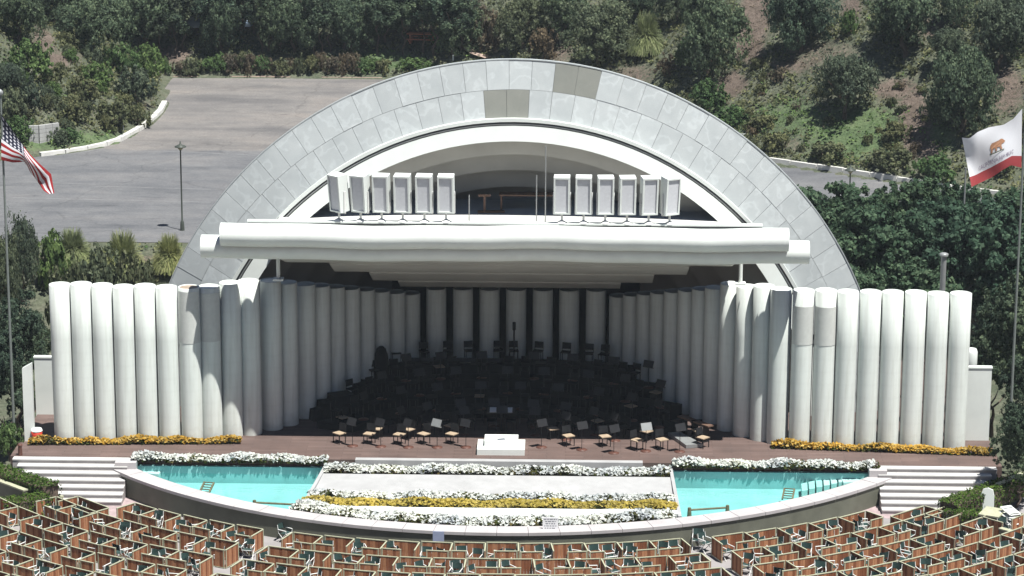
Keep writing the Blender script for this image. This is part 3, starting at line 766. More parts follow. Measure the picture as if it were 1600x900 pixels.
# things left on the top deck
tb_ = empty('trestle', (x_at(757, 5.6, 9), 5.6, 8.95), .1, 'brown timber trestle on the canopy deck inside the shell', 'trestle')
MB().box((0, 0, .80), (.55, .12, .10)).build('top_bar', 'bare_timber', tb_); MB().box((0, 0, .4), (.1, .1, .7)).build('post', 'bare_timber', tb_); MB().box((.3, 0, .05), (1.2, .3, .08)).build('foot', 'bare_timber', tb_)
tb2 = empty('work_table', (x_at(825, 6.2, 9), 6.2, 8.95), 0, 'long brown timber table in the dark on the canopy deck', 'table')
MB().box((0, 0, .75), (2.6, .7, .06)).build('table_top', 'bare_timber', tb2)
for sx in (-1.2, 1.2):
    for sy in (-.28, .28): MB().box((sx, sy, .36), (.07, .07, .72)).build('leg', 'bare_timber', tb2)
for px, zt, lab in ((733, 1.5, 'thin white pole standing left of the table on the canopy deck'), (838, 2.4, 'thin grey pole right of the table on the canopy deck'), (852, 3.7, 'tall thin grey cable pole on the canopy deck')):
    o = MB().tube((0, 0, 0), (0, 0, zt), .028, n=6).build('deck_pole', 'grey_metal', loc=(x_at(px, 2.4, 9.5), 2.4, 8.95)); props(o, lab, 'pole')

# ================================================================== COLUMNS
RC = .468
COLN = {}
def column(px, y, h, label, group, grille=None, brown=False):
    x = x_at(px, y, h*.5)
    key = round(h, 2)
    if key not in COLN:
        mb = MB().lathe([(RC, 0), (RC, h*.33), (RC, h*.66), (RC, h-.01), (RC-.012, h), (RC-.045, h), (RC-.05, h-.05)], 36)
        COLN[key] = mb.mesh('tube', 'tube_paint')
        COLN[('cap', key)] = MB().lathe([(RC-.048, h-.035), (.001, h-.03)], 24).mesh('cap', 'white_paint')
        COLN[('dark', key)] = MB().lathe([(RC-.048, h-.035), (.30, h-.03), (.001, h-.03)], 24).mesh('cap', 'cap_brown')
    t = empty('tube_column', (x, y, 0), random.uniform(0, 6.28), label, 'column', group)
    t.rotation_euler = (random.uniform(-.003, .003), random.uniform(-.003, .003), 0)
    link('shaft', COLN[key], t).rotation_euler = (0, 0, random.uniform(0, 6.28)); link('cap', COLN[('dark' if brown else 'cap', key)], t)
    if grille:
        z0, z1 = grille; mb = MB(); n = 14; a0, a1 = radians(-90-72), radians(-90+72)
        rows = [[((RC+.012)*cos(a0+(a1-a0)*i/n), (RC+.012)*sin(a0+(a1-a0)*i/n), z) for i in range(n+1)] for z in (z0, z1)]
        mb.sheet(rows, True); mb.build('mesh_panel', 'tube_mesh', t)
def top_h(px, py, y): return float(at_y(px, py, y)[2])
Lw = [(98, 444, -.36), (130, 443, -.38), (163, 445, -.40), (196, 447, -.42), (229, 446, -.43), (263, 448, -.44), (298, 448, -.37), (329, 447, -.05), (361, 441, .34), (391, 438, .70)]
for k, (px, py, y) in enumerate(Lw):
    gl = {6: (4.45, 6.75), 7: (4.45, 6.62)}.get(k)
    column(px, y, top_h(px, py, y), f'white upright tube column, {ORD[k+1]} from the left end of the left wing'+(', with grey mesh' if gl else ''), 'left wing columns', gl, k == 6)
Rw = [(1496, 458, -.30), (1461, 458, -.30), (1426, 456, -.30), (1391, 456, -.30), (1356, 455, -.28), (1321, 455, -.28), (1287, 453, -.25), (1252, 453, -.15), (1217, 451, .15), (1191, 446, .65)]
for k, (px, py, y) in enumerate(Rw):
    gl = {6: (4.6, 6.3), 7: (4.6, 6.3)}.get(k)
    column(px, y, top_h(px, py, y), f'white upright tube column, {ORD[k+1]} from the right end of the right wing'+(', with grey mesh' if gl else ''), 'right wing columns', gl)
Li = [(424, 1.5, 6.75), (449, 2.2, 6.5)]+[(477+23.4*k, 3.35+.74*k, 6.15-.24*k) for k in range(8)]
for k, (px, y, h) in enumerate(Li): column(px, y, h, f'white tube column lining the left side of the stage, {ORD[k+1]} going back', 'left stage wall columns')
Ri = [(1164, 1.25, 6.75), (1139, 2.1, 6.65)]+[(1116-21.3*k, 3.2+.76*k, 6.2-.25*k) for k in range(8)]
for k, (px, y, h) in enumerate(Ri): column(px, y, h, f'white tube column lining the right side of the stage, {ORD[k+1]} going back', 'right stage wall columns')
for k in range(7):
    column(682+41.4*k, 9.0, 4.6, f'shaded white tube column at the back of the stage, {ORD[k+1]} from left', 'back row columns')
# dark backdrop behind the gaps
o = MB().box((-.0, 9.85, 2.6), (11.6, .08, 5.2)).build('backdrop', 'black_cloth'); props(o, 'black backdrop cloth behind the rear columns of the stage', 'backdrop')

# ================================================================== ON THE STAGE
# black tiered risers behind the conductor
CO = (-.45, -1.6)
EX = 1.5
def cpos(r, a): return (CO[0]+EX*r*sin(a), CO[1]+r*cos(a))
def riser(r0, r1, z, amax, label):
    mb = MB(); n = 28
    def P(r, a, zz): x, y = cpos(r, a); return (x, y, zz)
    for i in range(n):
        a, b = -amax+2*amax*i/n, -amax+2*amax*(i+1)/n
        mb.hexa((P(r0, a, .004), P(r0, b, .004), P(r1, b, .004), P(r1, a, .004)), (P(r0, a, z), P(r0, b, z), P(r1, b, z), P(r1, a, z)))
    o = mb.build('stage_riser', 'black_cloth'); props(o, label, 'riser', 'orchestra risers')
TIERS = [(5.0, 6.25, .32, 1.06), (6.26, 7.5, .68, .80), (7.51, 8.7, 1.05, .60), (8.71, 9.85, 1.45, .43)]
for k, (a, b, z, am) in enumerate(TIERS): riser(a, b, z, am, f'black curved orchestra riser, {ORD[k+1]} step up from the stage floor')

def stage_chair_meshes():
    seat = MB().box((0, 0, .45), (.44, .42, .04)).mesh('seat', 'seat_cream')
    back = MB().box((0, .21, .70), (.42, .03, .30), rx=-.12).mesh('backrest', 'black_cloth')
    leg = MB().box((0, 0, .215), (.03, .03, .43)).mesh('leg', 'black_metal')
    return seat, back, leg, MB().box((0, .20, .63), (.025, .025, .40), rx=-.1).mesh('upright', 'black_metal')
SC = stage_chair_meshes()
SEAT_SHADE = MB().box((0, 0, .45), (.44, .42, .04)).mesh('seat', 'black_cloth')  # black seat copy for the shaded rows, shade put into its colour
def stage_chair(x, y, z, rz, label, pale=True):
    t = empty('orchestra_chair', (x, y, z), rz, label, 'chair', 'orchestra chairs on the stage')
    link('seat', SC[0] if pale else SEAT_SHADE, t); link('backrest', SC[1], t); 
    for sx in (-.2, .2): link('upright', SC[3], t, (sx, 0, 0))
    for sx in (-.19, .19):
        for sy in (-.18, .18): link('leg', SC[2], t, (sx, sy, 0))
SM = (MB().lathe([(.24, 0), (.24, .02), (.06, .05), (.001, .05)], 12).mesh('base', 'disc_brown'), MB().tube((0, 0, .04), (0, .0, 1.02), .014, n=6).mesh('pole', 'black_metal'),
      MB().box((0, -.04, 1.12), (.50, .02, .34), rx=-.45).box((0, -.02, .955), (.50, .07, .02)).mesh('desk', 'black_metal'))
SMg = MB().box((0, -.04, 1.12), (.50, .02, .34), rx=-.45).box((0, -.02, .955), (.50, .07, .02)).mesh('desk', 'grey_metal')
def music_stand(x, y, z, rz, label, pale=False):
    t = empty('music_stand', (x, y, z), rz, label, 'music stand', 'music stands on the stage')
    link('base', SM[0], t); link('pole', SM[1], t); link('desk', SMg if pale else SM[2], t)
# front row standing in the sun, at measured spots
FRONT = [(530, 693), (577, 694), (588, 686), (624, 695), (638, 687), (662, 694), (706, 694), (864, 686), (888, 697), (945, 698), (995, 704), (1034, 703), (1098, 700), (1090, 688), (535, 668), (704, 681), (1010, 690)]
fr_s = sorted(FRONT)
for k, (px, py) in enumerate(fr_s):
    p = at_z(px, py, 0); a = atan2(CO[0]-p[0], -(CO[1]-.4-p[1]))
    stage_chair(p[0], p[1]+.1, .0, (-.55 if px < 783 else .55)+random.uniform(-.3, .3), f'dark chair with pale seat near the stage front, {ORD[k+1]} from left')
STN = [(551, 697), (595, 698), (638, 699), (683, 699), (728, 699), (846, 699), (909, 703), (959, 708), (1009, 705), (1062, 706)]
for k, (px, py) in enumerate(STN):
    p = at_z(px, py, 0); music_stand(p[0], p[1], 0, (.6 if px > 783 else -.6)+pi*0+random.uniform(-.2, .2), f'black music stand on brown round base at the stage front, {ORD[k+1]} from left', k in (3, 8))
# rows in the shade: floor rows and the risers
ROWS = [(3.0, 0, 1.05, 10), (4.15, 0, 1.08, 15)]+[((a+b)/2+.15, z, am-.05, (17, 15, 13, 10)[k]) for k, (a, b, z, am) in enumerate(TIERS)]
rowname = ['first floor row', 'second floor row', 'lowest riser', 'second riser', 'third riser', 'top riser']
for ri, (r, z, am, n) in enumerate(ROWS):
    for k in range(n):
        a = -am+2*am*(k+.5)/n+random.uniform(-.02, .02)
        if ri == 0 and abs(a) > .8: continue
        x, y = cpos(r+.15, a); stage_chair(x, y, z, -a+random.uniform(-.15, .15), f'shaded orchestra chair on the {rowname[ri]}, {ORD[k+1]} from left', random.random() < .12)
        if ri < 5 and k % 2 == 0:
            x, y = cpos(r-.40, a+.10); music_stand(x, y, z, -a+pi*0, f'shaded music stand on the {rowname[ri]}, {ORD[k//2+1]} from left', random.random() < .03)
# wide black desks at the back, seen against the pale columns
for k, (px, py, w) in enumerate(((663, 566, 1.15), (727, 566, 1.0), (768, 567, .95), (845, 576, 1.5), (893, 574, .9), (950, 577, 1.45))):
    p = at_y(px, py, 7.4); t = empty('wide_desk', (p[0], 7.4, 1.45), 0, f'wide black desk silhouetted before the back columns, {ORD[k+1]} from left', 'desk', 'black desks at the stage back')
    h = p[2]-1.45
    MB().box((0, 0, h), (w, .03, .42), rx=-.35).build('desk_top', 'black_metal', t); MB().tube((0, 0, 0), (0, 0, h-.1), .03, n=6).build('pole', 'black_metal', t)
    MB().box((0, 0, .02), (.5, .4, .04)).build('base', 'black_metal', t)
# a tall instrument under a dark cover, and a slim dark pole
p = at_y(596, 600, 6.2); t = props(MB().lathe([(.33, 0), (.36, .4), (.34, .9), (.30, 1.25), (.22, 1.5), (.10, 1.62), (.001, 1.64)], 14).build('covered_instrument', 'black_cloth', loc=(p[0], 6.2, .9)), 'tall instrument under a dark cover at the left of the risers', 'instrument')
p = at_y(803, 575, 7.6); props(MB().lathe([(.12, 0), (.12, .03), (.04, .06), (.04, 1.5), (.08, 1.55), (.08, 1.9), (.001, 1.92)], 10).build('dark_post', 'black_metal', loc=(p[0], 7.6, 1.45)), 'slim dark post standing at the middle of the top riser', 'post')
# timber-topped bench and folded ramp at the right edge of the orchestra
A = at_z(1062, 676, 0); B = at_z(1110, 693, 0)
t = empty('long_bench', (A[0], A[1], 0), atan2(B[1]-A[1], B[0]-A[0]), 'long brown timber bench at the right edge of the orchestra', 'bench'); L_ = float(np.hypot(*(B-A)[:2]))
MB().box((L_/2, 0, .78), (L_, .32, .06)).build('bench_top', 'bare_timber', t)
for k in (.15, .5, .85): MB().box((L_*k, 0, .375), (.1, .28, .75)).build('leg', 'black_metal', t)
P = [at_z(x, y, 0) for x, y in ((1044, 681), (1062, 680), (1098, 699), (1072, 701))]
o = MB().hexa([(p[0], p[1], .01) for p in P[::-1]], [(p[0], p[1], .16) for p in P[::-1]]).build('low_platform', 'grey_metal'); props(o, 'low dark platform slanting toward the right end of the stage', 'platform')
# black stacked cases at the left
for k in range(3):
    p = at_z(500+k*16, 657-k*1.5, 0); o = MB().hexa([(-.55, -.45, 0), (.55, -.45, 0), (.55, .45, 0), (-.55, .45, 0)], [(-.5, -.4, .5+.28*k), (.5, -.4, .5+.28*k), (.5, .4, .5+.28*k), (-.5, .4, .5+.28*k)]).build('black_case', 'black_cloth', loc=(p[0], p[1]+.4, 0), rz=.5)
    props(o, f'black stepped case at the left of the orchestra, {ORD[k+1]} from left', 'case', 'black cases')
# conductor's podium
p = at_z(783, 705, 0)
t = empty('conductor_podium', (p[0], p[1], 0), 0, 'white two-step conductor podium at the front of the stage', 'podium')
MB().box((0, .15, .13), (2.05, 1.5, .26)).build('lower_step', 'white_paint', t); MB().box((0, .38, .375), (1.45, 1.0, .23)).build('upper_step', 'white_paint', t)
o = MB().box((0, 0, .006), (.34, .22, .012), rz=.3).build('score', 'sign_ink', loc=(p[0], p[1]+.15, .492)); props(o, 'small dark score left on the white podium', 'score')
p = at_z(765, 676, 0); t = empty('conductor_desk', (p[0]+.5, p[1]+.15, 0), 0, 'low desk with open white scores behind the podium', 'desk')
MB().box((0, 0, .98), (1.2, .5, .03), rx=.25).build('desk_top', 'black_metal', t); MB().tube((0, 0, 0), (0, 0, .95), .03, n=6).build('pole', 'black_metal', t)
MB().box((0, -.01, 1.012), (1.0, .42, .02), rx=.25).build('open_score', 'score_paper', t)

# ================================================================== SEATING BOXES
PH = .80
BOXM = {}
def panel_mesh(L):
    k = ('p', round(L, 2))
    if k not in BOXM:
        mb = MB(); n = max(2, round(L/.115)); w = L/n
        for i in range(n):
            mb.box((-L/2+w*(i+.5), random.uniform(-.004, .004), .06+(PH-.1)/2), (w-.008, .026, PH-.1))
        BOXM[k] = mb.mesh('wood_panel', 'redwood')
        BOXM[('r', round(L, 2))] = MB().box((0, 0, PH-.014), (L, .05, .03)).mesh('top_rail', 'cream_trim')
        BOXM[('b', round(L, 2))] = MB().box((0, 0, .05), (L, .04, .035)).mesh('bottom_rail', 'cream_trim')
    return BOXM[k], BOXM[('r', round(L, 2))], BOXM[('b', round(L, 2))]
POST = None
def wall(parent, name, L, loc, rz):
    global POST
    if POST is None: POST = MB().box((0, 0, PH/2), (.045, .045, PH)).mesh('post', 'cream_trim')
    p, r, b = panel_mesh(L)
    o = link(name, p, parent, loc, rz); link('top_rail', r, o); link('bottom_rail', b, o)
    for s in (-1, 1): link('post', POST, o, (s*(L/2-.03), 0, -.003))
# canvas chair
cf = MB()
for s in (-.24, .24):
    cf.tube((s, -.24, 0), (s, .20, .46), .016, n=6).tube((s, .24, 0), (s, -.20, .46), .016, n=6)
    cf.tube((s, .20, .46), (s, .27, .86), .016, n=6).tube((s, -.22, .62), (s, .24, .64), .022, n=6).tube((s, -.20, .44), (s, -.22, .62), .016, n=6)
cf.tube((-.24, -.2, .45), (.24, -.2, .45), .014, n=6).tube((-.24, .24, .03), (.24, .24, .03), .014, n=6)
CHF = cf.mesh('frame', 'white_metal')
def sag(y0, z0, y1, z1, d, axis):
    rows = []
    for j in range(4):
        y = y0+(y1-y0)*j/3; z = z0+(z1-z0)*j/3
        rows.append([(-.24+.48*i/6, y+(d*(1-((i-3)/3)**2) if axis else 0), z-(0 if axis else d*(1-((i-3)/3)**2))) for i in range(7)])
    return MB().sheet(rows, True)
CHS = sag(-.2, .455, .2, .455, .05, False).mesh('seat', 'green_canvas'); CHB = sag(.235, .60, .275, .87, .04, True).mesh('backrest', 'green_canvas')
FOLD = MB().box((0, 0, .42), (.5, .05, .84), rx=.25).mesh('folded_seat', 'green_canvas')
n_chair = 0
def canvas_chair(x, y, z, rz, label):
    global n_chair; n_chair += 1
    t = empty('canvas_chair', (x, y, z), rz, label, 'chair', 'canvas chairs in the seating boxes')
    link('frame', CHF, t); link('seat', CHS, t); link('backrest', CHB, t); t.scale = (.88, .88, random.uniform(.82, .93))
AISLES = [radians(-22.8), radians(20.6)]; AW = .60
ROW0, PITCHR, DEPTH = 22.05, 2.02, 1.02
for row in range(8):
    rf = ROW0+PITCHR*row
    lim = radians((40.6, 47.0, 49.5, 51.5, 53.5, 55, 56.5, 58)[row]); ext = radians(45.9)
    secs = [(-lim, AISLES[0]-AW/rf, 0), (AISLES[0]+AW/rf, AISLES[1]-AW/rf, 0), (AISLES[1]+AW/rf, lim, 0)]
    if row == 0: secs = [(-ext, -lim-.006, 1.25)]+secs+[(lim+.006, ext, 1.25)]
    bi = 0
    for s0, s1, extra in secs:
        n = max(1, round((s1-s0)*(rf+.6)/1.42)); da = (s1-s0)/n
        for i in range(n):
            a = s0+da*(i+.5); rf = ROW0+PITCHR*row+1.1*min(1, abs(a)/radians(38))+extra; rb = rf+DEPTH; q = proj(pol(rf+.7, a, aud_z(rf)+.5))
            if q[0] < -55 or q[0] > 1655 or q[1] > 925: continue
            bi += 1; zf = aud_z(rf+.75)
            c = pol(rf, a, zf)
            t = empty('seating_box', c, a+random.gauss(0, .012), f'brown plank seating box, {ORD[bi]} from left in the {ORD[row+1]} row from the pool', 'seating box', 'plank seating boxes')
            # local frame: x tangential, y toward the stage; the box extends to -y
            Wf = 2*rf*sin(da/2)-.07; Wb = 2*rb*sin(da/2)-.07
            wall(t, 'front_panel', Wf, (0, 0, 0), 0)
            back = Wb*random.choice((.48, .56, .62, .70, .74)); s = -1 if i % 2 else 1
            wall(t, 'rear_panel', back, (s*(Wb-back)/2, -DEPTH, 0), 0)
            for sd, show in ((-1, i == 0), (1, True)):
                if not show: continue
                x0, x1 = sd*(Wf/2+.035), sd*(Wb/2+.035)
                ln = sqrt((x1-x0)**2+DEPTH**2)-.04
                wall(t, 'side_panel', ln, ((x0+x1)/2, -DEPTH/2, 0), pi/2+atan2(x1-x0, DEPTH)*1.0)
            kc = 4 if (row < 4) else 3
            spots = [(-.32, -.36, 'front left'), (.32, -.38, 'front right'), (-.30, -.72, 'rear left'), (.30, -.74, 'rear right')]
            random.shuffle(spots)
            for sx, sy, nm in spots[:random.choice((2, 2, 3))]:
                if n_chair >= 292: break
                lx, ly = sx+random.uniform(-.08, .08), sy+random.uniform(-.1, .1)
                X = c[0]+lx*cos(a)-ly*sin(a); Y = c[1]+lx*sin(a)+ly*cos(a)
                canvas_chair(X, Y, zf, a+random.choice((0, 0, 0, 1.2, -1.4, 2.6))+random.gauss(0, .4), f'green canvas chair at {nm} of {ORD[bi]} box from left in {ORD[row+1]} row')
for k, (px, py, lab) in enumerate(((388, 872, 'white framed green chair standing at the head of the left aisle'), (377, 868, 'white framed green chair beside another at the left aisle'), (1102, 862, 'white framed green chair standing at the head of the right aisle'), (1090, 858, 'white framed green chair beside another at the right aisle'), (446, 846, 'white framed green chair pushed against the front rail left of centre'))):
    p = at_z(px, py, aud_z(24.0)); canvas_chair(p[0], p[1], aud_z(float(np.hypot(p[0]-POOL_O[0], p[1]-POOL_O[1]))), random.uniform(-2, 2), lab)

# ================================================================== VEGETATION
def lobes_crown(n_lobe, n_leaf, dims, zc, lobe_r, leaf, seed, flat_bottom=None, droop=0.0, per=26, flat=.9):
    """leaf clumps on the surface of many uneven lobes; unit radius"""
    g = np.random.default_rng(seed)
    d = g.normal(size=(n_lobe, 3)); d /= np.linalg.norm(d, axis=1, keepdims=True); d[:, 2] = np.where(d[:, 2] < -.45, -d[:, 2], d[:, 2])
    rr_ = g.uniform(.35, .80, (n_lobe, 1)); C = d*rr_*np.array(dims); R = g.uniform(.6, 1.3, n_lobe)*lobe_r
    n_cl = max(30, n_leaf//per); k = g.integers(0, n_lobe, n_cl)
    e = g.normal(size=(n_cl, 3)); e[:, 2] += .35; e /= np.linalg.norm(e, axis=1, keepdims=True)
    cc = C[k]+e*(R[k]*g.uniform(.75, 1.08, n_cl))[:, None]*np.array([1, 1, flat])
    cr = R[k]*g.uniform(.16, .34, n_cl)
    j = g.integers(0, n_cl, n_leaf)
    o = g.normal(size=(n_leaf, 3)); o /= np.linalg.norm(o, axis=1, keepdims=True)
    P = cc[j]+o*(cr[j]*g.uniform(.3, 1.15, n_leaf))[:, None]
    P[:, 2] -= droop*g.uniform(0, 1, n_leaf)**2
    P[:, 2] += zc
    nr = e[j]*.8+o*.6
    keep = P[:, 2] > (.02 if flat_bottom is None else flat_bottom)
    P, nr = P[keep], nr[keep]
    return leaf_quads(P, leaf*g.uniform(.7, 1.3, len(P)), nr, .45)
def pampas(n, seed, leaf=.008):
    g = np.random.default_rng(seed); Q = []
    for _ in range(n):
        a = g.uniform(0, 2*pi); L = g.uniform(.75, 1.1); lean = g.uniform(.15, 1.15)**.8; w = leaf*g.uniform(.6, 1.4)
        dx, dy = cos(a), sin(a); pts = []
        for t in np.linspace(0, 1, 6):
            r = L*(.12*t+lean*.95*t**1.5); z = L*1.2*(t*(1.15-.25*lean)-.75*lean*t**2.4); pts.append(np.array([dx*(r+.10*g.uniform(.2, 1)), dy*(r+.08), max(z, .0)]))
        sd = np.array([-dy, dx, 0])*w
        for p, q in zip(pts[:-1], pts[1:]): Q.append([p-sd, p+sd, q+sd*.9, q-sd*.9])
    return np.array(Q)
def trunk_mesh(name, h, r, seed, mat, limbs=5, spread=.5):
    g = random.Random(seed); mb = MB(); p = Vector((0, 0, -.15)); pts = [p]
    for k in range(1, 5): pts.append(Vector((g.uniform(-.06, .06)*k, g.uniform(-.06, .06)*k, h*k/4)))
    for k in range(4): mb.tube(pts[k], pts[k+1], r*(1-.18*k), r*(1-.18*(k+1)), 7, caps=False)
    for _ in range(limbs):
        a = g.uniform(0, 6.28); t = g.uniform(.45, 1); b = pts[2]+(pts[4]-pts[2])*t
        m1 = b+Vector((cos(a)*spread*.5, sin(a)*spread*.5, h*.22)); e = m1+Vector((cos(a+.3)*spread*.5, sin(a+.3)*spread*.5, h*.25))
        mb.tube(b, m1, r*.42, r*.28, 5, caps=False).tube(m1, e, r*.28, r*.1, 5, caps=False)
    return mb.mesh(name, mat)
CROWNS = {}
def reg(kind, quads, leafmat, trunk):
    CROWNS.setdefault(kind, []).append((quads_mesh('crown', quads, leafmat), trunk))
T_short = trunk_mesh('trunk', .62, .075, 1, 'bark'); T_tall = trunk_mesh('trunk', 2.3, .06, 2, 'bark', 6, .7); T_shrub = trunk_mesh('trunk', .35, .05, 3, 'bark', 5, .5)
for q in range(3):
    reg('oak', lobes_crown(30, 18000, (1, 1, .78), .62, .38, .027, 10+q), 'leaf_dark', T_short)
    reg('olive', lobes_crown(32, 17000, (1, 1, .86), .66, .34, .025, 20+q), 'leaf_olive', T_short)
    reg('euc', lobes_crown(26, 8000, (1, 1, 2.1), 2.5, .40, .045, 30+q, .6, .25), 'leaf_dark', T_tall)
    reg('euc_pale', lobes_crown(24, 7000, (1, 1, 2.1), 2.5, .38, .045, 40+q, .6, .3), 'leaf_olive', T_tall)
    reg('shrub', lobes_crown(20, 5000, (1, 1, .62), .42, .36, .045, 50+q), 'leaf_olive', T_shrub)
    reg('green_shrub', lobes_crown(20, 5000, (1, 1, .70), .46, .36, .048, 60+q), 'leaf_bright', T_shrub)
    reg('scrub', lobes_crown(18, 4000, (1, 1, .55), .36, .36, .050, 70+q), 'leaf_scrub', T_shrub)
    reg('dry_shrub', lobes_crown(18, 3500, (1, 1, .6), .40, .36, .042, 75+q), 'leaf_brown', T_shrub)
    reg('broad', lobes_crown(46, 24000, (1.02, 1.02, 1.0), 1.08, .27, .027, 80+q, None, 0, 60, .62), 'leaf_broad', T_short)
    reg('near_dark', lobes_crown(46, 24000, (1, 1, 1.55), 1.6, .30, .027, 90+q, .05, 0, 50, .7), 'leaf_dark', T_short)
reg('pampas', pampas(4500, 5), 'leaf_pampas', None)
reg('pampas', pampas(4500, 6), 'leaf_pampas', None)
HEI = dict(oak=1.5, olive=1.6, euc=5.0, euc_pale=5.0, shrub=1.15, green_shrub=1.3, scrub=1.0, dry_shrub=1.1, broad=2.2, near_dark=3.3, pampas=1.3)
TREEN = dict(oak='oak_tree', olive='olive_tree', euc='eucalyptus_tree', euc_pale='eucalyptus_tree', shrub='shrub', green_shrub='shrub', scrub='shrub', dry_shrub='shrub', broad='broadleaf_tree', near_dark='evergreen_tree', pampas='pampas_grass')
def plant(kind, base, width, height, label, group=None):
    """width and height in metres"""
    me_c, tr = random.choice(CROWNS[kind])
    sx = width/2.15; sz = height/HEI[kind]
    cat = 'tree' if 'tree' in TREEN[kind] else ('grass plant' if kind == 'pampas' else 'shrub')
    t = empty(TREEN[kind], tuple(base), random.uniform(0, 6.28), label, cat, group, (sx, sx, sz))
    link('crown' if kind != 'pampas' else 'blades', me_c, t)
    if tr: link('trunk', tr, t)
    return t
def ppm(p): return FPX/float((np.asarray(p)-CAM)@FW)
def hill_plant(kind, px, py, wpx, hpx, label, group=None):
    p = on_terrain(px, py); s = ppm(p); p = p-np.array([0, 0, .12])
    if kind in ('oak', 'olive'): wpx *= 1.12
    return plant(kind, p, wpx/s, hpx/s/.97, label, group)
# --- right hillside, each one told apart
HILL = [
 ('oak', 1110, 116, 122, 140, 'large dark oak on the slope just right of the shell crown'),
 ('oak', 1250, 84, 112, 120, 'dark round oak at the top of the hill beside the bare soil trail'),
 ('oak', 1412, 90, 122, 125, 'dark spreading oak near the hilltop between two bare soil patches'),
 ('olive', 1320, 186, 104, 115, 'lone grey green tree standing in the bright green patch of the hill'),
 ('oak', 1505, 212, 122, 150, 'large dark tree on the slope above the white and red flag'),
 ('olive', 1560, 112, 110, 130, 'tall grey green tree at the upper right corner of the hill'),
 ('oak', 1598, 60, 100, 110, 'dark tree touching the top right corner of the picture'),
 ('oak', 1490, 40, 70, 80, 'dark tree at the hilltop left of the upper right corner'),
 ('green_shrub', 1327, 58, 38, 50, 'small dark green shrub between the two hilltop oaks'),
 ('green_shrub', 1105, 178, 76, 62, 'pale green rounded shrub beside the right flank of the shell'),
 ('green_shrub', 1145, 195, 60, 36, 'low green shrub against the upper right flank of the shell'),
 ('pampas', 1010, 84, 62, 74, 'yellow green fountain grass clump at the top of the hill'),
 ('olive', 935, 106, 130, 112, 'broad grey green tree directly above the shell crown'),
 ('oak', 880, 60, 90, 90, 'dark tree behind the broad grey green tree'),
 ('olive', 815, 78, 90, 95, 'grey green tree left of the broad tree above the shell crown'),
 ('dry_shrub', 760, 80, 70, 66, 'brown dry shrub beside the sloping path above the shell'),
 ('dry_shrub', 850, 92, 60, 50, 'brown dry shrub between the two grey green trees'),
 ('olive', 1055, 40, 70, 80, 'grey green tree behind the yellow fountain grass'),
 ('dry_shrub', 1040, 118, 50, 36, 'brown dry shrub below the large dark oak'),
 ('green_shrub', 1080, 100, 60, 50, 'green shrub at the left foot of the large oak'),
 ('oak', 1000, 30, 90, 70, 'dark tree at the top edge above the fountain grass'),
 ('dry_shrub', 1215, 128, 46, 26, 'low dry shrub below the hilltop oak'),
 ('scrub', 1210, 235, 60, 30, 'low olive scrub just above the right kerb beside the shell'),
 ('scrub', 1290, 250, 80, 30, 'low olive scrub above the middle of the right kerb'),
 ('scrub', 1390, 262, 90, 34, 'low olive scrub above the right half of the kerb'),
 ('green_shrub', 1460, 280, 80, 46, 'leafy green shrub near the right end of the kerb'),
 ('green_shrub', 1560, 260, 80, 60, 'leafy green shrub behind the white and red flag'),
 ('scrub', 1600, 225, 70, 50, 'olive scrub at the right edge beside the flagpole'),
 ('scrub', 1400, 215, 60, 30, 'low scrub right of the lone tree'),
 ('scrub', 1480, 130, 50, 34, 'scrub between the dark trees on the upper right slope'),
 ('olive', 1480, 105, 70, 70, 'small grey tree left of the upper right tree cluster'),
 ('scrub', 1190, 205, 54, 26, 'low scrub behind the white board on the slope'),
 ('green_shrub', 690, 72, 50, 34, 'rounded green shrub beside the red timber table'),
 ('dry_shrub', 735, 46, 70, 50, 'brown dry shrub uphill from the sloping path'),
 ('green_shrub', 650, 112, 70, 26, 'low green shrub on the grassy bank left of the shell crown'),
]
for h in HILL: hill_plant(*h)
# --- the wood behind the parking lot reads as one dark mass of alike trees
for k in range(34):
    px = 250+k*14.2+random.uniform(-6, 6); py = random.choice((88, 80, 66, 52))+random.uniform(-4, 4)
    kind = random.choice(('euc', 'euc', 'oak', 'euc_pale')); hpx = random.uniform(95, 150) if kind != 'oak' else random.uniform(70, 100)
    hill_plant(kind, px, py, random.uniform(56, 84), hpx, f'dark tree in the wood behind the parking lot, {ORD[k+1]} from the left', 'wood behind the parking lot')
for k in range(22):
    px = 262+k*16+random.uniform(-6, 6)
    hill_plant(random.choice(('scrub', 'dry_shrub', 'dry_shrub', 'green_shrub')), px, 116+random.uniform(-6, 1), random.uniform(26, 44), random.uniform(20, 34), f'ragged shrub on the low bank along the far lot edge, {ORD[k+1]} from left', 'shrubs on the far bank')
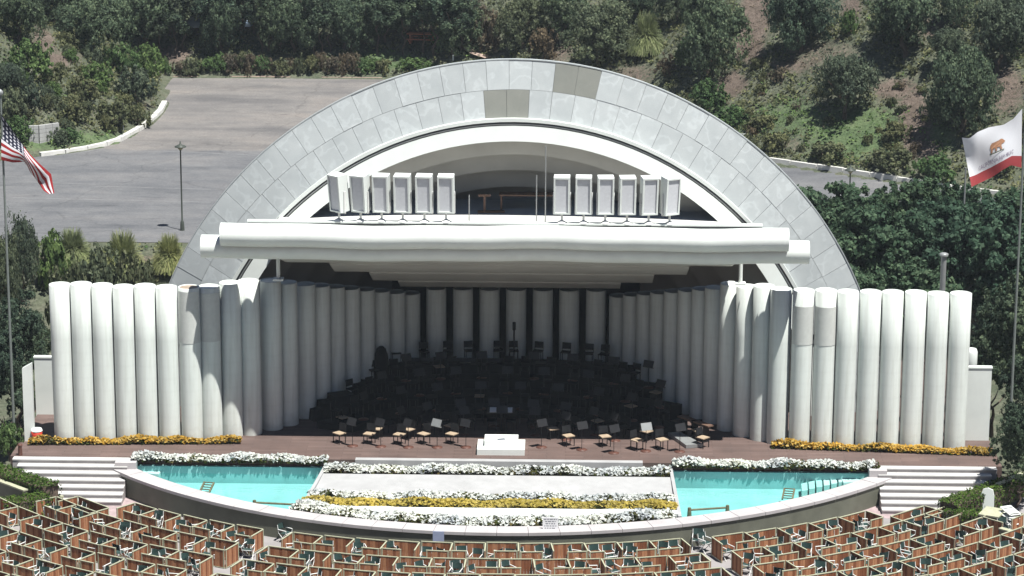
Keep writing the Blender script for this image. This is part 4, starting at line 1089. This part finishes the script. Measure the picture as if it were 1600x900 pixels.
# --- left hillside
LEFT = [
 ('green_shrub', 233, 118, 62, 56, 'bright green rounded shrub above the corner of the parking lot'),
 ('green_shrub', 190, 120, 70, 60, 'green shrub left of the bright rounded one on the left hill'),
 ('shrub', 215, 160, 80, 56, 'grey green shrub on the steep corner above the white kerb'),
 ('scrub', 175, 200, 70, 46, 'olive scrub on the bank above the middle of the white kerb'),
 ('green_shrub', 45, 120, 80, 66, 'leafy pale flecked shrub at the left edge of the hill'),
 ('shrub', 48, 168, 50, 50, 'round grey shrub below the leafy one at the left edge'),
 ('shrub', 20, 190, 70, 60, 'dark shrub behind the striped flag'),
 ('green_shrub', 28, 215, 60, 40, 'green shrub left of the concrete block enclosure'),
 ('scrub', 110, 190, 60, 34, 'olive scrub right of the concrete block enclosure'),
 ('scrub', 130, 160, 70, 40, 'olive scrub in the middle of the left hill'),
 ('oak', 150, 85, 120, 100, 'large dark bush right of the bare strip on the left hill'),
 ('oak', 225, 70, 110, 100, 'dark tree at the top right of the left hill'),
 ('oak', 100, 45, 100, 90, 'dark tree at the top of the left hill above the bare strip'),
 ('oak', 30, 70, 90, 100, 'dark olive bush at the top left corner'),
 ('oak', 180, 35, 110, 90, 'dark tree at the top edge over the left hill'),
 ('oak', 40, 20, 100, 80, 'dark tree touching the top left corner of the picture'),
 ('olive', 15, 150, 60, 60, 'grey green bush at the far left edge above the flag'),
 ('scrub', 80, 135, 50, 34, 'olive scrub below the bare strip'),
 ('green_shrub', 150, 135, 60, 44, 'green shrub in the middle of the left hill below the dark bush'),
 ('scrub', 215, 195, 50, 34, 'olive scrub close to the curve of the white kerb'),
]
for h in LEFT: hill_plant(*h)
spx = sorted((random.uniform(5, 250), random.uniform(60, 232)) for _ in range(60)); kk = 0
for px, py in spx:
    if px > 60 and py > 245-max(0, px-120)*.55-12: continue
    if abs(px-75) < 22 and 50 < py < 112: continue
    kk += 1
    if kk > 34: break
    hill_plant(random.choice(('scrub', 'green_shrub', 'shrub', 'scrub')), px, py, random.uniform(24, 46), random.uniform(18, 30), f'small scrub mound on the left hill, {ORD[kk]} from left', 'scrub mounds on the left hill')
rpx = sorted((random.uniform(1150, 1600), random.uniform(100, 285)) for _ in range(60)); kk = 0
for px, py in rpx:
    if py > 236+(px-1150)*.13: continue
    kk += 1
    if kk > 36: break
    hill_plant(random.choice(('scrub', 'scrub', 'dry_shrub')), px, py, random.uniform(16, 34), random.uniform(10, 20), f'small scrub tuft on the right hillside, {ORD[kk]} from left', 'scrub tufts on the right hill')
# --- planting on the bank between the lot and the left wing
def bank_plant(kind, px, top, y, wpx, label, zb=None):
    """crown top shows at picture row top; stands at depth y"""
    p = at_y(px, top, y); zg = float(terrain(np.array([p[0]]), np.array([y]))[0]) if zb is None else zb
    hh_ = p[2]-zg+.1; ww = wpx/ppm(p)
    if kind == 'broad': ww = max(ww, hh_*.92)
    if kind == 'near_dark': ww = max(ww, hh_*.5)
    if kind == 'pampas': ww = max(ww, hh_*.9)
    return plant(kind, (p[0], y, zg-.1), ww, hh_, label)
bank_plant('pampas', 190, 351, 34, 66, 'tall pampas grass on the bank right of the dark shrub')
bank_plant('pampas', 112, 350, 35, 70, 'tall pampas grass behind the dark shrub on the bank')
bank_plant('pampas', 264, 358, 34.5, 56, 'pampas grass on the bank close to the shell')
bank_plant('shrub', 152, 374, 30, 105, 'dark grey shrub on the bank in front of the pampas grass')
bank_plant('green_shrub', 82, 352, 33, 64, 'leafy green shrub left of the pampas grass')
bank_plant('olive', 30, 322, 32, 70, 'leafy tree at the left edge above the left wing')
bank_plant('olive', 2, 350, 28, 80, 'dark leafy tree behind the left flagpole')
bank_plant('scrub', 215, 400, 28, 90, 'olive scrub on the brown bank behind the left wing')
bank_plant('scrub', 100, 410, 26, 80, 'dry scrub on the brown bank left of the shell')
# --- trees right of the shell
for k, (px, top, y, w, lab) in enumerate((
 (1262, 272, 30, 80, 'dark leafy tree touching the right flank of the shell'), (1305, 335, 24, 100, 'leafy tree behind the right column wing next to the shell'),
 (1345, 264, 32, 100, 'leafy tree below the right kerb beside the lamp'), (1385, 292, 25, 120, 'full leafy tree behind the middle of the right wing'),
 (1420, 256, 33, 110, 'leafy tree between the kerb and the right wing'), (1455, 284, 26, 120, 'leafy tree behind the grey vent pipe'),
 (1490, 262, 34, 110, 'leafy tree below the white and red flag'), (1530, 284, 25, 120, 'large leafy tree at the right end of the column wing'),
 (1570, 264, 30, 110, 'leafy tree left of the right flagpole'), (1605, 330, 24, 110, 'leafy tree at the right edge of the picture'), (1335, 395, 17, 110, 'leafy tree just over the right column tops'), (1420, 390, 16, 110, 'low leafy tree over the column tops near the vent pipe'), (1280, 385, 16, 70, 'low leafy tree squeezed between shell and column tops'))):
    bank_plant('broad', px, top, y, w, lab)
bank_plant('near_dark', 1560, 440, 7, 90, 'dark evergreen beyond the right end of the column wing', -1.3)
bank_plant('near_dark', 1592, 400, 4, 70, 'dark evergreen behind the right flagpole', -1.3)
bank_plant('near_dark', 1600, 540, 1.6, 60, 'dark leafy evergreen overhanging the right stairs', -1.2)
bank_plant('near_dark', 1600, 600, -4.8, 74, 'dark evergreen in front of the right stairs, throwing its shadow on them', -1.35)
bank_plant('near_dark', 1588, 650, -1.6, 60, 'dark rounded evergreen at the head of the right stairs', -1.3)
bank_plant('near_dark', 22, 430, 6, 80, 'dark evergreen beyond the left end of the column wing', -1.3)
bank_plant('near_dark', 48, 470, 9, 70, 'dark evergreen close behind the left column wing', -1.3)
bank_plant('near_dark', 30, 560, 4.2, 60, 'dark low evergreen between flagpole and left wall', -1.3)
bank_plant('near_dark', 5, 500, 2.5, 60, 'dark evergreen behind the left flagpole', -1.3)
bank_plant('green_shrub', 12, 655, -1.0, 60, 'dark green bush beside the top of the left stairs', -.6)

# --- ground cover on the slopes: nobody could count it
def cover(name, leaf, n, cond, size, h, label):
    X = rng.uniform(-46, 46, n*6); Y = rng.uniform(26, 118, n*6)
    d = seg_dist(X, Y, LOT); ok = ((~in_lot(X, Y)) & (d > .5)) | (Y < Y_FRONT-.8); Z = terrain(X, Y)
    v_ = np.stack([X, Y, Z], -1)-CAM; dd_ = v_@FW; px = 800+FPX*(v_@RT)/dd_; py = 450-FPX*(v_@UP)/dd_
    so = np.zeros(len(X)); gr = np.zeros(len(X))
    for cx, cy, rx, ry, a, b in COVER:
        w = np.exp(-(((px-cx)/rx)**2+((py-cy)/ry)**2)**1.5*.7); so = np.maximum(so, w*a); gr = np.maximum(gr, w*b)
    ok &= (px > -30) & (px < 1630) & (py > -25) & (py < 455) & cond(so, gr, rng.uniform(0, 1, len(X)))
    P = np.stack([X, Y, Z], -1)[ok][:n]
    k = 7; base = np.repeat(P, k, 0)+rng.normal(0, 1, (len(P)*k, 3))*np.array([.16, .16, 0]); base[:, 2] += rng.uniform(0, h, len(base))
    o = link(name, quads_mesh(name, leaf_quads(base, size, np.array([0, -.4, .8]), 1.0), leaf)); props(o, label, 'ground cover', None, 'stuff')
cover('hill_scrub', 'leaf_scrub', 9000, lambda s_, g_, r_: (s_ < .35) & (g_ < .5) & (r_ < .9), .10, .30, 'dry olive scrub covering the hillsides')
cover('hill_greens', 'leaf_bright', 5000, lambda s_, g_, r_: (g_ > .3) | ((s_ < .2) & (r_ < .12)), .085, .20, 'green creeping cover in patches on the hillsides')
cover('dry_litter', 'leaf_brown', 4500, lambda s_, g_, r_: ((s_ > .25) & (r_ < .5)) | (r_ < .08), .07, .12, 'dry brown litter and weeds on the bare soil')

# --- clipped hedges with their planter walls beside the stairs
def hedge(pts, w, h, z, label):
    P = np.array(pts, float); t = empty('hedge', (P[0][0], P[0][1], z), 0, label, 'hedge'); Q = []
    for a, b in zip(P[:-1], P[1:]):
        L = np.hypot(*(b-a)); n = int(L*h*900); u = rng.uniform(-.03, 1.03, n); d = (b-a)/L; nn = np.array([-d[1], d[0]])
        side = rng.integers(0, 4, n); wv = np.where(side == 0, -.5, np.where(side == 1, .5, rng.uniform(-.5, .5, n)))*w; zz = np.where(side < 2, rng.uniform(0, 1, n), 1.0)*h
        c = np.stack([a[0]+(b-a)[0]*u+nn[0]*wv, a[1]+(b-a)[1]*u+nn[1]*wv, zz], -1)+rng.normal(0, .035, (n, 3)); c[:, :2] -= P[0]
        nm = np.stack([nn[0]*wv/w*2*(side < 2), nn[1]*wv/w*2*(side < 2), (side >= 2)*1.0+.2], -1)
        Q.append(leaf_quads(c, .05, nm, .6))
        core = MB(); ang = atan2(d[1], d[0]); m_ = (a+b)/2-P[0]
        core.box((m_[0], m_[1], h/2-.03), (L, w-.08, h-.06), ang); core.build('branch_core', 'bark', t)
    link('leaves', quads_mesh('leaves', np.concatenate(Q), 'leaf_hedge'), t)
z_ = -.75
xy = lambda px, py, z: at_z(px, py, z)[:2]
hedge([xy(-30, 722, -.2), xy(78, 762, -.35)], .95, .75, -.95, 'clipped green hedge slanting down beside the left stairs')
hedge([xy(76, 772, -.4), xy(5, 782, -.45)], .9, .7, -1.15, 'short clipped hedge above the left seating boxes')
hedge([xy(1482, 793, -.45), xy(1600, 742, -.2)], .95, .75, -.95, 'clipped green hedge slanting down beside the right stairs')
hedge([xy(1480, 797, -.5), xy(1542, 806, -.5)], .8, .7, -1.15, 'short clipped hedge above the right seating boxes')
def lowwall(p0, p1, z0, z1, th, label):
    c = (np.array(p0)+np.array(p1))/2; L = float(np.hypot(*(np.array(p1)-np.array(p0)))); a = atan2(p1[1]-p0[1], p1[0]-p0[0])
    t = empty('planter_wall', (c[0], c[1], 0), a, label, 'wall')
    MB().box((0, 0, (z0+z1)/2-.03), (L, th, z1-z0-.06)).build('wall_face', 'olive_wall', t); MB().box((0, 0, z1-.03), (L+.04, th+.06, .06)).build('cap', 'cream_trim', t)
lowwall(xy(-40, 738, -.5), xy(40, 768, -.5), ZA-.1, -.42, .18, 'dark planter wall in front of the left hedge')
lowwall(xy(-20, 795, ZA), xy(30, 806, ZA), ZA-.1, -.75, .18, 'low dark wall end at the left edge above the boxes')
lowwall(xy(1543, 838, ZA+.1), xy(1556, 826, ZA+.1), ZA-.1, -.35, .8, 'dark planter wall end beside the stacked white chairs')
lowwall(xy(1562, 850, ZA+.1), xy(1640, 872, ZA+.1), ZA-.1, -.55, .18, 'low dark wall right of the stacked white chairs')
lowwall(xy(1558, 772, -.6), xy(1625, 742, -.6), ZA-.1, -.15, .18, 'dark planter wall behind the white board on the right')
lowwall(xy(60, 800, ZA), xy(98, 792, ZA), ZA-.1, -.85, .12, 'low dark wall joining the left hedge and the first box')

# ================================================================== SMALL THINGS AROUND
# white side walls beyond both wings
def sidewall(x0, x1, y, ztop, label, slope=0, th=.25):
    t = empty('side_wall', ((x0+x1)/2, y, 0), 0, label, 'wall'); w = abs(x1-x0)/2
    MB().hexa([(-w, 0, -1.4), (w, 0, -1.4), (w, th, -1.4), (-w, th, -1.4)], [(-w, 0, ztop-slope), (w, 0, ztop+slope), (w, th, ztop+slope), (-w, th, ztop-slope)]).build('wall_face', 'white_paint', t)
    MB().box((0, th/2, ztop+.04+abs(slope)), (2*w+.06, th+.06, .06)).build('cap', 'white_paint', t) if not slope else None
p = at_y(45, 572, -.9); sidewall(x_at(36, -.9, 2), x_at(51, -.9, 2), -.9, p[2], 'white wall end half hidden by trees at the left of the stage', .12)
p = at_y(75, 560, 3.2); sidewall(x_at(54, 3.2, 2), x_at(90, 3.2, 2), 3.2, p[2], 'white wall behind the left end of the column wing')
p = at_y(1525, 576, .7); sidewall(x_at(1504, .7, 2), x_at(1548, .7, 2), .7, p[2], 'white wall behind the right end of the column wing')
p = at_y(1516, 572, 2.6); t = empty('water_tank', (p[0], 2.6, p[2]), 0, 'white rounded tank above the wall at the right of the wing', 'tank')
MB().lathe([(.001, 0), (.28, 0), (.30, .1), (.30, .65), (.24, .8), (.001, .84)], 16).build('tank_body', 'white_paint', t); MB().box((0, 0, -.9), (.5, .5, 1.78)).build('stand', 'grey_metal', t)
p = at_z(58, 690, 0); t = empty('bucket', (p[0], p[1], 0), 0, 'small red bucket with white lid left of the flower bed', 'bucket')
MB().lathe([(.001, 0), (.20, 0), (.25, .5), (.001, .5)], 12).build('body', 'red_paint', t); MB().lathe([(.26, .5), (.22, .6), (.001, .62)], 12).build('lid', 'white_paint', t)
p = at_z(31, 712, 0); t = empty('stub_post', (p[0], p[1]+.1, 0), 0, 'short brown post at the top of the left stairs', 'post')
MB().tube((0, 0, -.02), (0, 0, .42), .10, .08, 10).build('post_body', 'disc_brown', t); MB().lathe([(.11, .42), (.11, .48), (.001, .5)], 10).build('cap', 'disc_brown', t)
# vent pipe, thin mast, lamps
p = at_y(1475, 395, 6); t = empty('vent_pipe', (p[0], 6, 0), 0, 'grey vent pipe with round cap rising behind the right wing', 'pipe')
MB().tube((0, 0, -1.3), (0, 0, p[2]-.12), .13, n=12).build('pipe_body', 'grey_metal', t); MB().lathe([(.20, p[2]-.14), (.21, p[2]-.04), (.12, p[2]), (.001, p[2]+.02)], 12).build('cap', 'grey_metal', t)
p = at_y(1509, 262, 27); q = at_y(1505, 375, 27); t = empty('mast', (p[0], 27, -2.6), 0, 'thin grey mast with a cross wire behind the white and red flag', 'mast')
MB().tube((0, 0, 0), (0, 0, p[2]+2.6), .07, .045, 8).build('mast_pole', 'grey_metal', t)
MB().path([(-2.1, 0, q[2]+2.6-.12), (-.9, 0, q[2]+2.6+.02), (0, 0, q[2]+2.6+.06), (.9, 0, q[2]+2.6-.02)], .028, 5).build('cross_wire', 'grey_metal', t)
def lamp(px, py_base, py_top, label, y=None):
    b = at_z(px, py_base, 0); y = b[1]; p = at_y(px-3, py_top, y); H = p[2]
    t = empty('street_lamp', (b[0], y, 0), 0, label, 'street lamp')
    MB().lathe([(.13, 0), (.11, .5), (.05, .6), (.04, H-.55), (.07, H-.52), (.001, H-.50)], 10).build('pole', 'lamp_green', t)
    MB().lathe([(.07, H-.50), (.20, H-.36), (.18, H-.32)], 12).build('lantern', 'lamp_glass', t); MB().lathe([(.34, H-.33), (.33, H-.28), (.10, H-.18), (.05, H-.14), (.04, H), (.001, H+.02)], 12).build('cap', 'lamp_green', t)
lamp(285, 360, 221, 'green street lamp standing in the parking lot left of the shell')
lamp(1327, 318, 258, 'dark street lamp at the right kerb half hidden by trees')
p = on_terrain(193, 205); t = empty('thin_post', tuple(p), 0, 'thin grey post on the bank above the white kerb', 'post')
MB().tube((0, 0, -.2), (0, 0, 2.0), .04, n=6).build('post_body', 'grey_metal', t); MB().box((0, 0, 2.03), (.12, .12, .06)).build('cap', 'grey_metal', t)
# concrete block enclosure on the left slope
A, B, C_ = on_terrain(45, 222), on_terrain(61, 225), on_terrain(92, 217)
t = empty('block_enclosure', (B[0], B[1], B[2]), 0, 'pale concrete block enclosure on the grass above the kerb', 'enclosure')
for a, b in ((A, B), (B, C_)):
    d = (b-a)[:2]; L = float(np.hypot(*d)); rows_ = 5; h = 1.35/rows_; nb = max(2, int(L/.42))
    for r_ in range(rows_):
        for k in range(nb):
            u = (k+.5)/nb; c = a[:2]+d*u-B[:2]
            MB().box((c[0], c[1], h*(r_+.5)-.1), (L/nb-.015, .2, h-.015), atan2(d[1], d[0])).build('block', 'blockwork', t)
# white slatted board on the right slope
A = on_terrain(1152, 224); t = empty('slatted_barrier', tuple(A), .05, 'white slatted barrier on the slope beside the shell', 'barrier')
for k in range(2): MB().box((.95, 0, .55-.3*k), (2.1, .05, .2)).build('slat', 'white_paint', t)
for k in (.15, .95, 1.75): MB().box((k, .04, .3), (.08, .06, .75)).build('post', 'white_paint', t)
# timber picnic table and sloping path on the hill above the shell
A = on_terrain(660, 68); t = empty('picnic_table', tuple(A), -.15, 'red brown timber table under the trees behind the lot', 'table')
MB().box((0, 0, .78), (2.3, .9, .08)).build('table_top', 'roof_orange', t)
for k in (-.9, .9): MB().box((k, 0, .37), (.12, .7, .74)).build('leg', 'roof_orange', t)
for s in (-.75, .75): MB().box((0, s, .42), (2.2, .28, .06)).build('bench_plank', 'roof_orange', t)
for s in (-.9, .9): MB().box((s, 0, .30), (.1, 1.7, .08)).build('cross_beam', 'roof_orange', t)
A, B = on_terrain(706, 68), on_terrain(765, 94); mb = MB(); N = 8; rows = []
for k in range(N+1):
    c = A+(B-A)*k/N; z = float(terrain(np.array([c[0]]), np.array([c[1]]))[0])
    d = (B-A)[:2]/np.hypot(*(B-A)[:2]); nn = np.array([-d[1], d[0]])*.55; rows.append([(c[0]+nn[0], c[1]+nn[1], z+.16), (c[0]-nn[0], c[1]-nn[1], z+.12)])
struct(mb.sheet(rows).build('path', 'path_pink'))
A = on_terrain(708, 98); t = empty('marker_post', tuple(A), 0, 'small white marker post on the bank above the shell', 'post')
MB().tube((0, 0, -.1), (0, 0, .55), .06, n=8).build('post_body', 'white_paint', t); MB().lathe([(.07, .55), (.05, .6), (.001, .62)], 8).build('cap', 'white_paint', t)
# parked cars glimpsed between the trunks
def car(px, py, rz, mat, label):
    A = on_terrain(px, py); t = empty('parked_car', (A[0], A[1], A[2]), rz, label, 'car', 'cars parked behind the lot')
    sec = [(-2.1, .45, .70), (-1.3, .45, .82), (-.75, .45, .85), (-.3, .45, .88), (.9, .45, .88), (1.5, .45, .84), (2.1, .45, .72)]
    rows = [[(x, -.85, .25), (x, -.88, (zt+.25)/2), (x, -.78, zt), (x, .78, zt), (x, .88, (zt+.25)/2), (x, .85, .25)] for x, _, zt in sec]
    mb = MB().sheet(rows, True); mb.add(rows[0], [(0, 1, 2, 3, 4, 5)]); mb.add(rows[-1], [(5, 4, 3, 2, 1, 0)]); mb.build('body', mat, t)
    MB().hexa([(-1.2, -.74, .85), (1.3, -.74, .85), (1.3, .74, .85), (-1.2, .74, .85)], [(-.6, -.6, 1.38), (.8, -.6, 1.38), (.8, .6, 1.38), (-.6, .6, 1.38)]).build('cabin_glass', 'car_glass', t)
    MB().hexa([(-.62, -.62, 1.37), (.82, -.62, 1.37), (.82, .62, 1.37), (-.62, .62, 1.37)], [(-.5, -.52, 1.43), (.7, -.52, 1.43), (.7, .52, 1.43), (-.5, .52, 1.43)]).build('roof', mat, t)
    for sx in (-1.35, 1.35):
        for sy in (-.82, .82):
            w = MB().tube((sx, sy-.1, .32), (sx, sy+.1, .32), .32, n=14).build('wheel', 'black_metal', t)
car(300, 46, .1, 'car_blue', 'blue car parked under the trees, left of the other cars')
car(352, 44, -.05, 'car_blue', 'blue car parked under the trees in the middle of the wood')
# signs
def sign(px, py, y, w, h, mat, label, lines=4, rz=0, ground=None):
    p = at_y(px, py, y); t = empty('notice_board', (p[0], y, p[2]), rz, label, 'sign')
    MB().box((0, 0, 0), (w, .03, h)).build('board', mat, t)
    for k in range(lines):
        z = h/2-h*(k+.8)/(lines+.6); ln = w*random.uniform(.5, .85)
        x = -ln/2
        while x < ln/2-.02:
            l = random.uniform(.05, .14); l = min(l, ln/2-x); MB().box((x+l/2, -.0175, z), (l, .004, h*.055)).build('printed_word', 'sign_ink', t); x += l+.03
    MB().box((0, .03, -h/2-.0), (.05, .03, h*.9)).build('back_brace', 'grey_metal', t)
    return t
sign(860, 818, -10.95, .62, .52, 'sign_white', 'white notice board with grey lines of print on the pool coping', 5)
a = radians(-7.0); q = pol(POOL_R+.30, a, 0); sign(685, 838, q[1], .45, .42, 'sign_blue', 'pale blue notice on the dark pool wall left of centre', 0)
a = radians(44.5); q = pol(ROW0+.0, a, 0)
q = pol(ROW0+1.1+1.25-.06, radians(43.6), ZA+.50); t_ = sign(1418, 803, q[1], .55, .62, 'sign_white', 'white notice with print on the plank wall of the right boxes', 4, radians(43.6)); t_.location = q
# white board and stacked chairs by the right planter
p = at_z(1541, 800, -.9); t = empty('white_board', (p[0], p[1], -.95), -.35, 'white rounded board leaning on the right hedge', 'board')
mb = MB(); pr = [(-.30, 0), (.30, 0), (.27, .75), (.20, .98), (0, 1.05), (-.20, .98), (-.27, .75)]
n = len(pr); mb.add([(x, z*.15, z) for x, z in pr]+[(x, z*.15+.06, z) for x, z in pr], [tuple(range(n)), tuple(range(2*n-1, n-1, -1))]+[(i, n+i, n+(i+1) % n, (i+1) % n) for i in range(n)]); mb.build('panel', 'white_paint', t)
MB().box((0, .3, .4), (.06, .06, .85), rx=-.3).build('strut', 'white_metal', t)
for k in range(6):
    p = at_z(1572+random.uniform(-2, 2)+k*1.0, 838, ZA+.05)
    t = empty('folded_chair', (p[0], p[1]+.02*k, ZA+.03+.20*k), random.uniform(-.4, .4)+.3, f'white folded chair in the pile by the right planter, {ORD[k+1]} from the bottom', 'chair', 'pile of white chairs')
    fr = MB()
    for s in (-.24, .24): fr.tube((s, -.35, 0.02), (s, .42, .14), .03, n=6)
    fr.tube((-.24, -.35, .02), (.24, -.35, .02), .03, n=6).tube((-.24, .42, .14), (.24, .42, .14), .03, n=6).build('frame', 'white_metal', t)
    MB().box((0, -.05, .085), (.46, .42, .04), rx=.15).build('seat', 'white_paint', t); MB().box((0, .3, .15), (.46, .16, .04), rx=.15).build('backrest', 'white_paint', t)

# ================================================================== FLAGS
def flagpole(px_b, py_b, y, ztop, label):
    x = x_at(px_b, y, 0); t = empty('flagpole', (x, y, -.6), 0, label, 'flagpole')
    MB().tube((0, 0, 0), (0, 0, ztop+.6), .065, .04, 12).build('pole', 'pole_grey', t)
    MB().lathe([(.22, 0), (.22, .1), (.12, .22), (.075, .3)], 12).build('base', 'grey_metal', t); MB().lathe([(.001, ztop+.9), (.12, ztop+.8), (.12, ztop+.68), (.001, ztop+.58)], 12).build('finial', 'grey_metal', t)
    return x
YL, YR_ = .6, .4
xl = flagpole(22, 662, YL, 15.0, 'tall flagpole at the left edge carrying the striped flag')
xr_ = flagpole(1577, 690, YR_, 15.2, 'tall flagpole at the right edge carrying the white and red flag')
def cloth(top, bot, y, nu, nv, wave):
    """point of the cloth for u (fly) and v (down the hoist); top and bottom edges measured"""
    def pl(pts, u):
        P = np.array(pts, float); L = np.concatenate([[0], np.cumsum(np.hypot(*np.diff(P, axis=0).T))]); L /= L[-1]
        return np.array([np.interp(u, L, P[:, 0]), np.interp(u, L, P[:, 1])])
    def S(u, v):
        a = pl(top, u); b = pl(bot, u); q = a+(b-a)*v
        return at_y(q[0], q[1], y+wave(u, v))
    return S
def flag(name, S, mat, label, nu=40, nv=26):
    P = [[tuple(S(i/nu, j/nv)) for i in range(nu+1)] for j in range(nv+1)]
    mb = MB().sheet(P, True); me = mb.mesh(name, mat); uv = me.uv_layers.new(name='UVMap')
    for poly in me.polygons:
        for li in poly.loop_indices:
            vi = me.loops[li].vertex_index; uv.data[li].uv = ((vi % (nu+1))/nu, (vi//(nu+1))/nv)
    return me
S1 = cloth([(2, 178), (14, 196), (30, 219), (46, 240), (62, 256), (80, 272), (85, 302)], [(2, 250), (20, 254), (38, 253), (48, 270), (60, 286), (68, 298), (76, 303)], YL-.1, 40, 26, lambda u, v: .22*sin(u*9+v*2)*u-.35*u+.12*sin(v*5+u*4))
t = empty('striped_flag', (xl, YL, 9), 0, 'red and white striped flag with starred blue corner on the left pole', 'flag')
def S1f(u, v):
    w = 1-.62*min(1, max(0, (u-.30)/.45))
    if v <= w: return S1(u, v/w)
    f_ = (v-w)/(1-w); return S1(u, 1-.55*f_)+np.array([0, .14*min(1, f_*3), 0])
o = link('cloth', flag('cloth', S1f, 'striped_cloth', ''), t); o.location = (-xl, -YL, -9)
S2 = cloth([(1597, 170), (1583, 186), (1568, 195), (1545, 199), (1528, 206), (1515, 216), (1503, 215)], [(1596, 262), (1580, 258), (1566, 266), (1550, 277), (1535, 284), (1518, 292)], YR_-.1, 40, 26, lambda u, v: .25*sin(u*7-v*3)*u-.4*u+.15*sin(v*4+u*6)*(u+.1))
t2 = empty('bear_flag', (xr_, YR_, 9), 0, 'white flag with brown bear and red bottom stripe on the right pole', 'flag')
o = link('cloth', flag('cloth', S2, 'white_red_cloth', ''), t2); o.location = (-xr_, -YR_, -9)
def decal(name, uvpts, faces, mat):
    pts = []
    for u, v in uvpts:
        p = S2(u, v); d = CAM-p; d = d/np.linalg.norm(d); pts.append(p+np.array([0, -.02, 0])-np.array([xr_, YR_, 9]))
    MB().add(pts, faces).build(name, mat, t2)
# walking bear outline in cloth coordinates (head toward the hoist)
bear = [(.62, .36), (.58, .30), (.50, .29), (.42, .27), (.37, .24), (.33, .26), (.30, .31), (.27, .36), (.30, .39), (.35, .40), (.36, .46), (.34, .56), (.37, .57), (.40, .48), (.46, .46), (.47, .56), (.50, .57), (.51, .46), (.56, .47), (.58, .57), (.62, .57), (.61, .46), (.63, .42)]
bear = [(.46+(u-.46)*.72, .42+(v-.42)*.72) for u, v in bear]
decal('bear', bear, [tuple(range(len(bear)))], 'bear_brown')
decal('ground_patch', [(.34, .535), (.60, .535), (.60, .555), (.34, .555)], [(0, 1, 2, 3)], 'leaf_scrub')
tc = bpy.data.curves.new('lettering', 'FONT'); tc.body = 'CALIFORNIA REPUBLIC'; tc.size = 1.0; tc.resolution_u = 1
to = bpy.data.objects.new('lettering_source', tc); col.objects.link(to)
dg = bpy.context.evaluated_depsgraph_get(); tm = bpy.data.meshes.new_from_object(to.evaluated_get(dg)); bpy.data.objects.remove(to)
co = np.array([v_.co[:] for v_ in tm.vertices]); wd = co[:, 0].max()-co[:, 0].min()
for v_ in tm.vertices:
    x = (v_.co.x-co[:, 0].min())/wd; u = .82-.66*x; vv = .745-.085*v_.co.y/.72
    p = S2(u, vv)+np.array([0, -.02, 0])-np.array([xr_, YR_, 9]); v_.co = Vector(p)
tm.materials.clear(); tm.materials.append(MATS['ink_violet']); link('lettering', tm, t2)

# ================================================================== HAZE (thin air between the stage and the hills)
hz = NT('haze_air'); hz.t.nodes.remove(hz.b)
pv = hz.n('ShaderNodeVolumePrincipled'); pv.inputs['Color'].default_value = (.80, .90, 1.0, 1); pv.inputs['Density'].default_value = .00017; pv.inputs['Anisotropy'].default_value = .0
hz.l(pv.outputs[0], hz.t.nodes['Material Output'].inputs['Volume'])
o = MB().box((0, 125, 29), (540, 570, 68)).build('haze', 'haze_air'); props(o, 'thin bluish haze over the whole place', 'haze', None, 'stuff')
